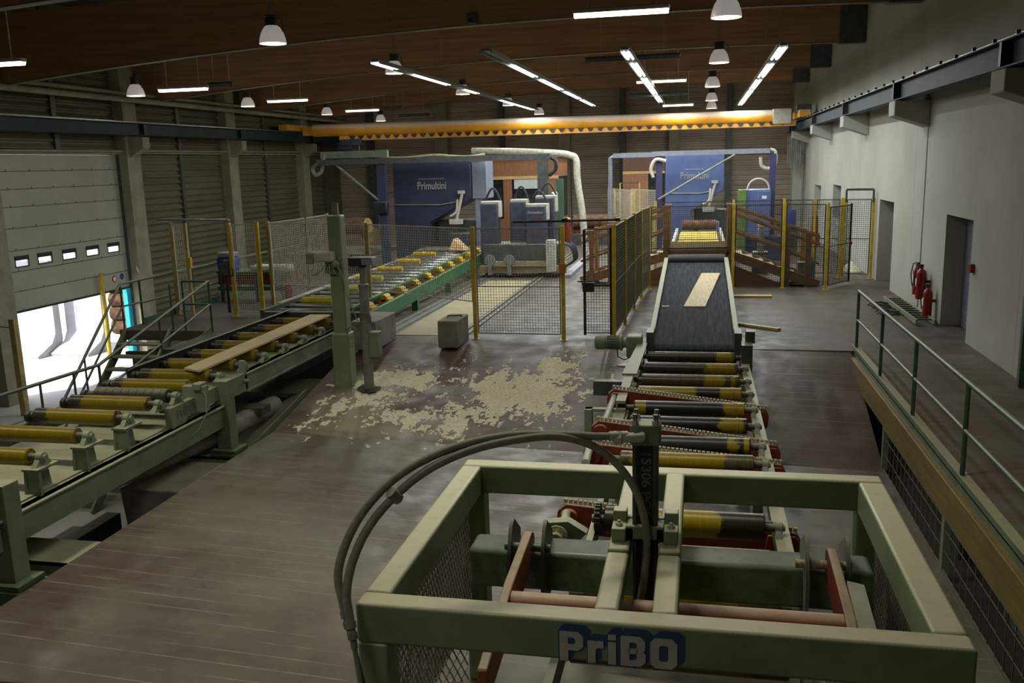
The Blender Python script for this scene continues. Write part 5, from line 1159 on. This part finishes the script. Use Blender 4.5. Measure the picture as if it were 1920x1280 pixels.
t = thing('log_table', 'dark steel log table left of the left blue saw', 'table', (-12, 28, 0))
MB().box(-13.4, -10.4, 27.6, 30.5, .55, .66).build('table_top', 'greydk', t)
for x in (-13.2, -10.7):
    for y in (27.8, 30.2): MB().box(x-.07, x+.07, y-.07, y+.07, 0, .55).build('leg', 'greydk', t)
log((-3.5, 37.9, .33), (-5.4, 38.4, .33), .32, 'thick log lying on the floor beyond the left carriage')
log((-3.4, 38.2, .93), (-5.2, 38.1, .93), .28, 'log lying atop the thick log beyond the left carriage')
tag(MB().box(-5.4, -3.3, 37.3, 37.45, .0, .45).build('log_stop', 'greydk'), 'low dark steel stop in front of the far logs', 'stop')
tag(MB().box(-4.55, -2.65, 27.6, 28.6, 1.45, 1.53).box(-4.3, -4.2, 27.8, 27.9, 0, 1.45).box(-2.9, -2.8, 27.8, 27.9, 0, 1.45).build('work_table', 'offwhite'), 'pale table top beyond the front mesh gate', 'table') if False else None
# blue drum and rack at the left, cabinets at the right
t = thing('plastic_drum', 'blue plastic canister on the rack by the left fence', 'drum', (-12.3, 22.0, .82))
MB().box(-12.55, -12.05, 21.8, 22.2, .80, 1.15).build('canister_body', 'bluedrum', t, bevel=.05); MB().box(-12.54, -12.06, 21.81, 22.19, 1.15, 1.3).build('canister_top', 'palepanel', t, bevel=.05)
t = thing('storage_rack', 'low rack with green beams by the left platform edge', 'rack', (-11.5, 22, 0))
MB().box(-12.5, -10.4, 21.7, 22.4, .74, .80).build('shelf', 'brightgreen', t); MB().box(-12.5, -10.4, 21.75, 22.3, .45, .72).build('crate', 'rust', t); MB().box(-12.5, -10.4, 21.7, 21.75, .3, .4).build('beam', 'brightgreen', t)
for x in (-12.4, -11.4, -10.5): MB().box(x-.04, x+.04, 21.72, 21.8, 0, 1.0 if x < -12 else .75).build('leg', 'greydk', t)
MB().box(-11.6, -10.5, 21.8, 22.2, .8, .95).build('white_sack', 'white', t, bevel=.05)
extinguisher(-10.15, 21.0, 0, .7, .1, 'red fire extinguisher behind the left mesh fence')
t = thing('machine_cabinet', 'blue machine cabinet with green side beyond the footbridge stairs', 'cabinet', (1.9, 31, 0))
MB().box(1.25, 1.5, 30.9, 31.6, 0, 2.35).build('side_panel', paint('leaf green panel', '#5d7a38', .5, var=.08), t); MB().box(1.5, 2.28, 31, 31.95, .8, 2.35).build('cabinet_body', 'blue', t, bevel=.02)
MB().box(1.88, 2.28, 30.97, 31.0, 1.0, 2.3).build('door', 'blue', t, bevel=.01); MB().box(2.0, 2.15, 30.955, 30.97, 2.05, 2.15).build('nameplate', 'white', t)
MB().box(1.3, 2.9, 31.2, 31.95, 0, .8).build('base', 'navy', t, bevel=.03)
MB().path([(1.9+.35*math.cos(math.pi*j/10), 31.3, 2.35+.35*math.sin(math.pi*j/10)) for j in range(11)], .03, 8).build('hydraulic_hose', 'offwhite', t)
t = thing('pump_column', 'small grey pump column behind the right footbridge stair', 'pump', (1.75, 27.6, 0))
MB().box(1.55, 2.0, 27.5, 27.9, 0, .65).build('base', 'greydk', t, bevel=.02); MB().box(1.7, 1.88, 27.6, 27.75, .65, 1.35).build('column', 'grey', t, bevel=.02); MB().ball((1.79, 27.65, 1.45), .11).build('cap', 'white', t)
t = thing('plastic_drum', 'blue plastic drum hanging beyond the mesh fence near the white wall', 'drum', (3.0, 31, 0))
MB().lathe((3.1, 33.0, .95), [(0, 0), (.2, 0), (.21, .05), (.21, .55), (.17, .62), (0, .62)], 18).build('drum_body', 'bluedrum', t)
MB().box(2.85, 3.35, 32.8, 33.2, 0, .95).build('drum_stand', 'greydk', t)
tag(MB().lathe((3.7, 31.0, .9), [(0, 0), (.11, 0), (.1, .5), (.05, .62), (0, .65)], 14).box(3.55, 3.85, 30.9, 31.1, .5, .9).box(3.66, 3.74, 30.96, 31.04, 0, .5).build('warning_cone_stand', 'red'), 'red cylinder on a dark stand beyond the mesh fence near the wall', 'stand')
tag(MB().box(2.65, 3.1, 25.6, 25.9, 0, .55).build('wooden_block', 'greydk'), 'dark box on the floor behind the right footbridge stair foot', 'box')

# ================================================================== WOODEN FOOTBRIDGE OVER THE BELT
t = thing('footbridge', 'brown wooden footbridge with stairs on both sides crossing over the black belt', 'footbridge', (0, 25, 0))
MB().box(-.78, .76, 24.75, 26.1, .98, 1.06).build('bridge_deck', 'ply', t)
MB().box(-.8, .78, 24.68, 24.76, .86, 1.0).build('front_board', 'timber', t); MB().box(-.76, .74, 24.72, 24.75, 1.06, 1.22).build('toe_board', 'wood', t)
for x in (-.86, .82):
    for y in (24.75, 26.0): MB().box(x-.09, x+.09, y-.07, y+.07, 0, 2.16).build('post', 'timber', t)
for s, xe, ze in ((-1, -3.2, .1), (1, 3.1, .0)):
    x0 = s*.85
    for y in (24.75, 26.0):
        MB().beam((x0, y, .84), (xe, y, ze+.05), .06, .24).build('stringer', 'timber', t)
        MB().beam((x0, y, 2.12), (xe, y, ze+1.3), .05, .07).build('hand_rail', 'timber', t)
        MB().beam((x0, y, 1.95), (xe, y, ze+1.1), .035, .06).build('hand_rail', 'timber', t)
        MB().beam((x0, y, 1.5), (xe, y, ze+.6), .035, .06).build('mid_rail', 'timber', t)
        xm = xe-s*.3
        MB().box(xm-.06, xm+.06, y-.05, y+.05, 0, ze+1.45).build('post', 'timber', t)
        MB().box(xm-s*.5-.05, xm-s*.5+.05, y-.05, y+.05, 0, ze+1.6).build('post', 'timber', t)
    for k in range(8):
        u = (k+.5)/8; x = x0+(xe-x0)*u; z = .9+(ze-.9)*u; MB().box(x-.16, x+.16, 24.75, 26.0, z-.02, z+.02).build('tread', 'ply', t)
    MB().prism([(x0, 24.78, 0), (x0, 24.78, .6), (x0+(xe-x0)*.6, 24.78, .05), (x0+(xe-x0)*.6, 24.78, 0)], (0, .05, 0)).build('side_board', 'timber', t)
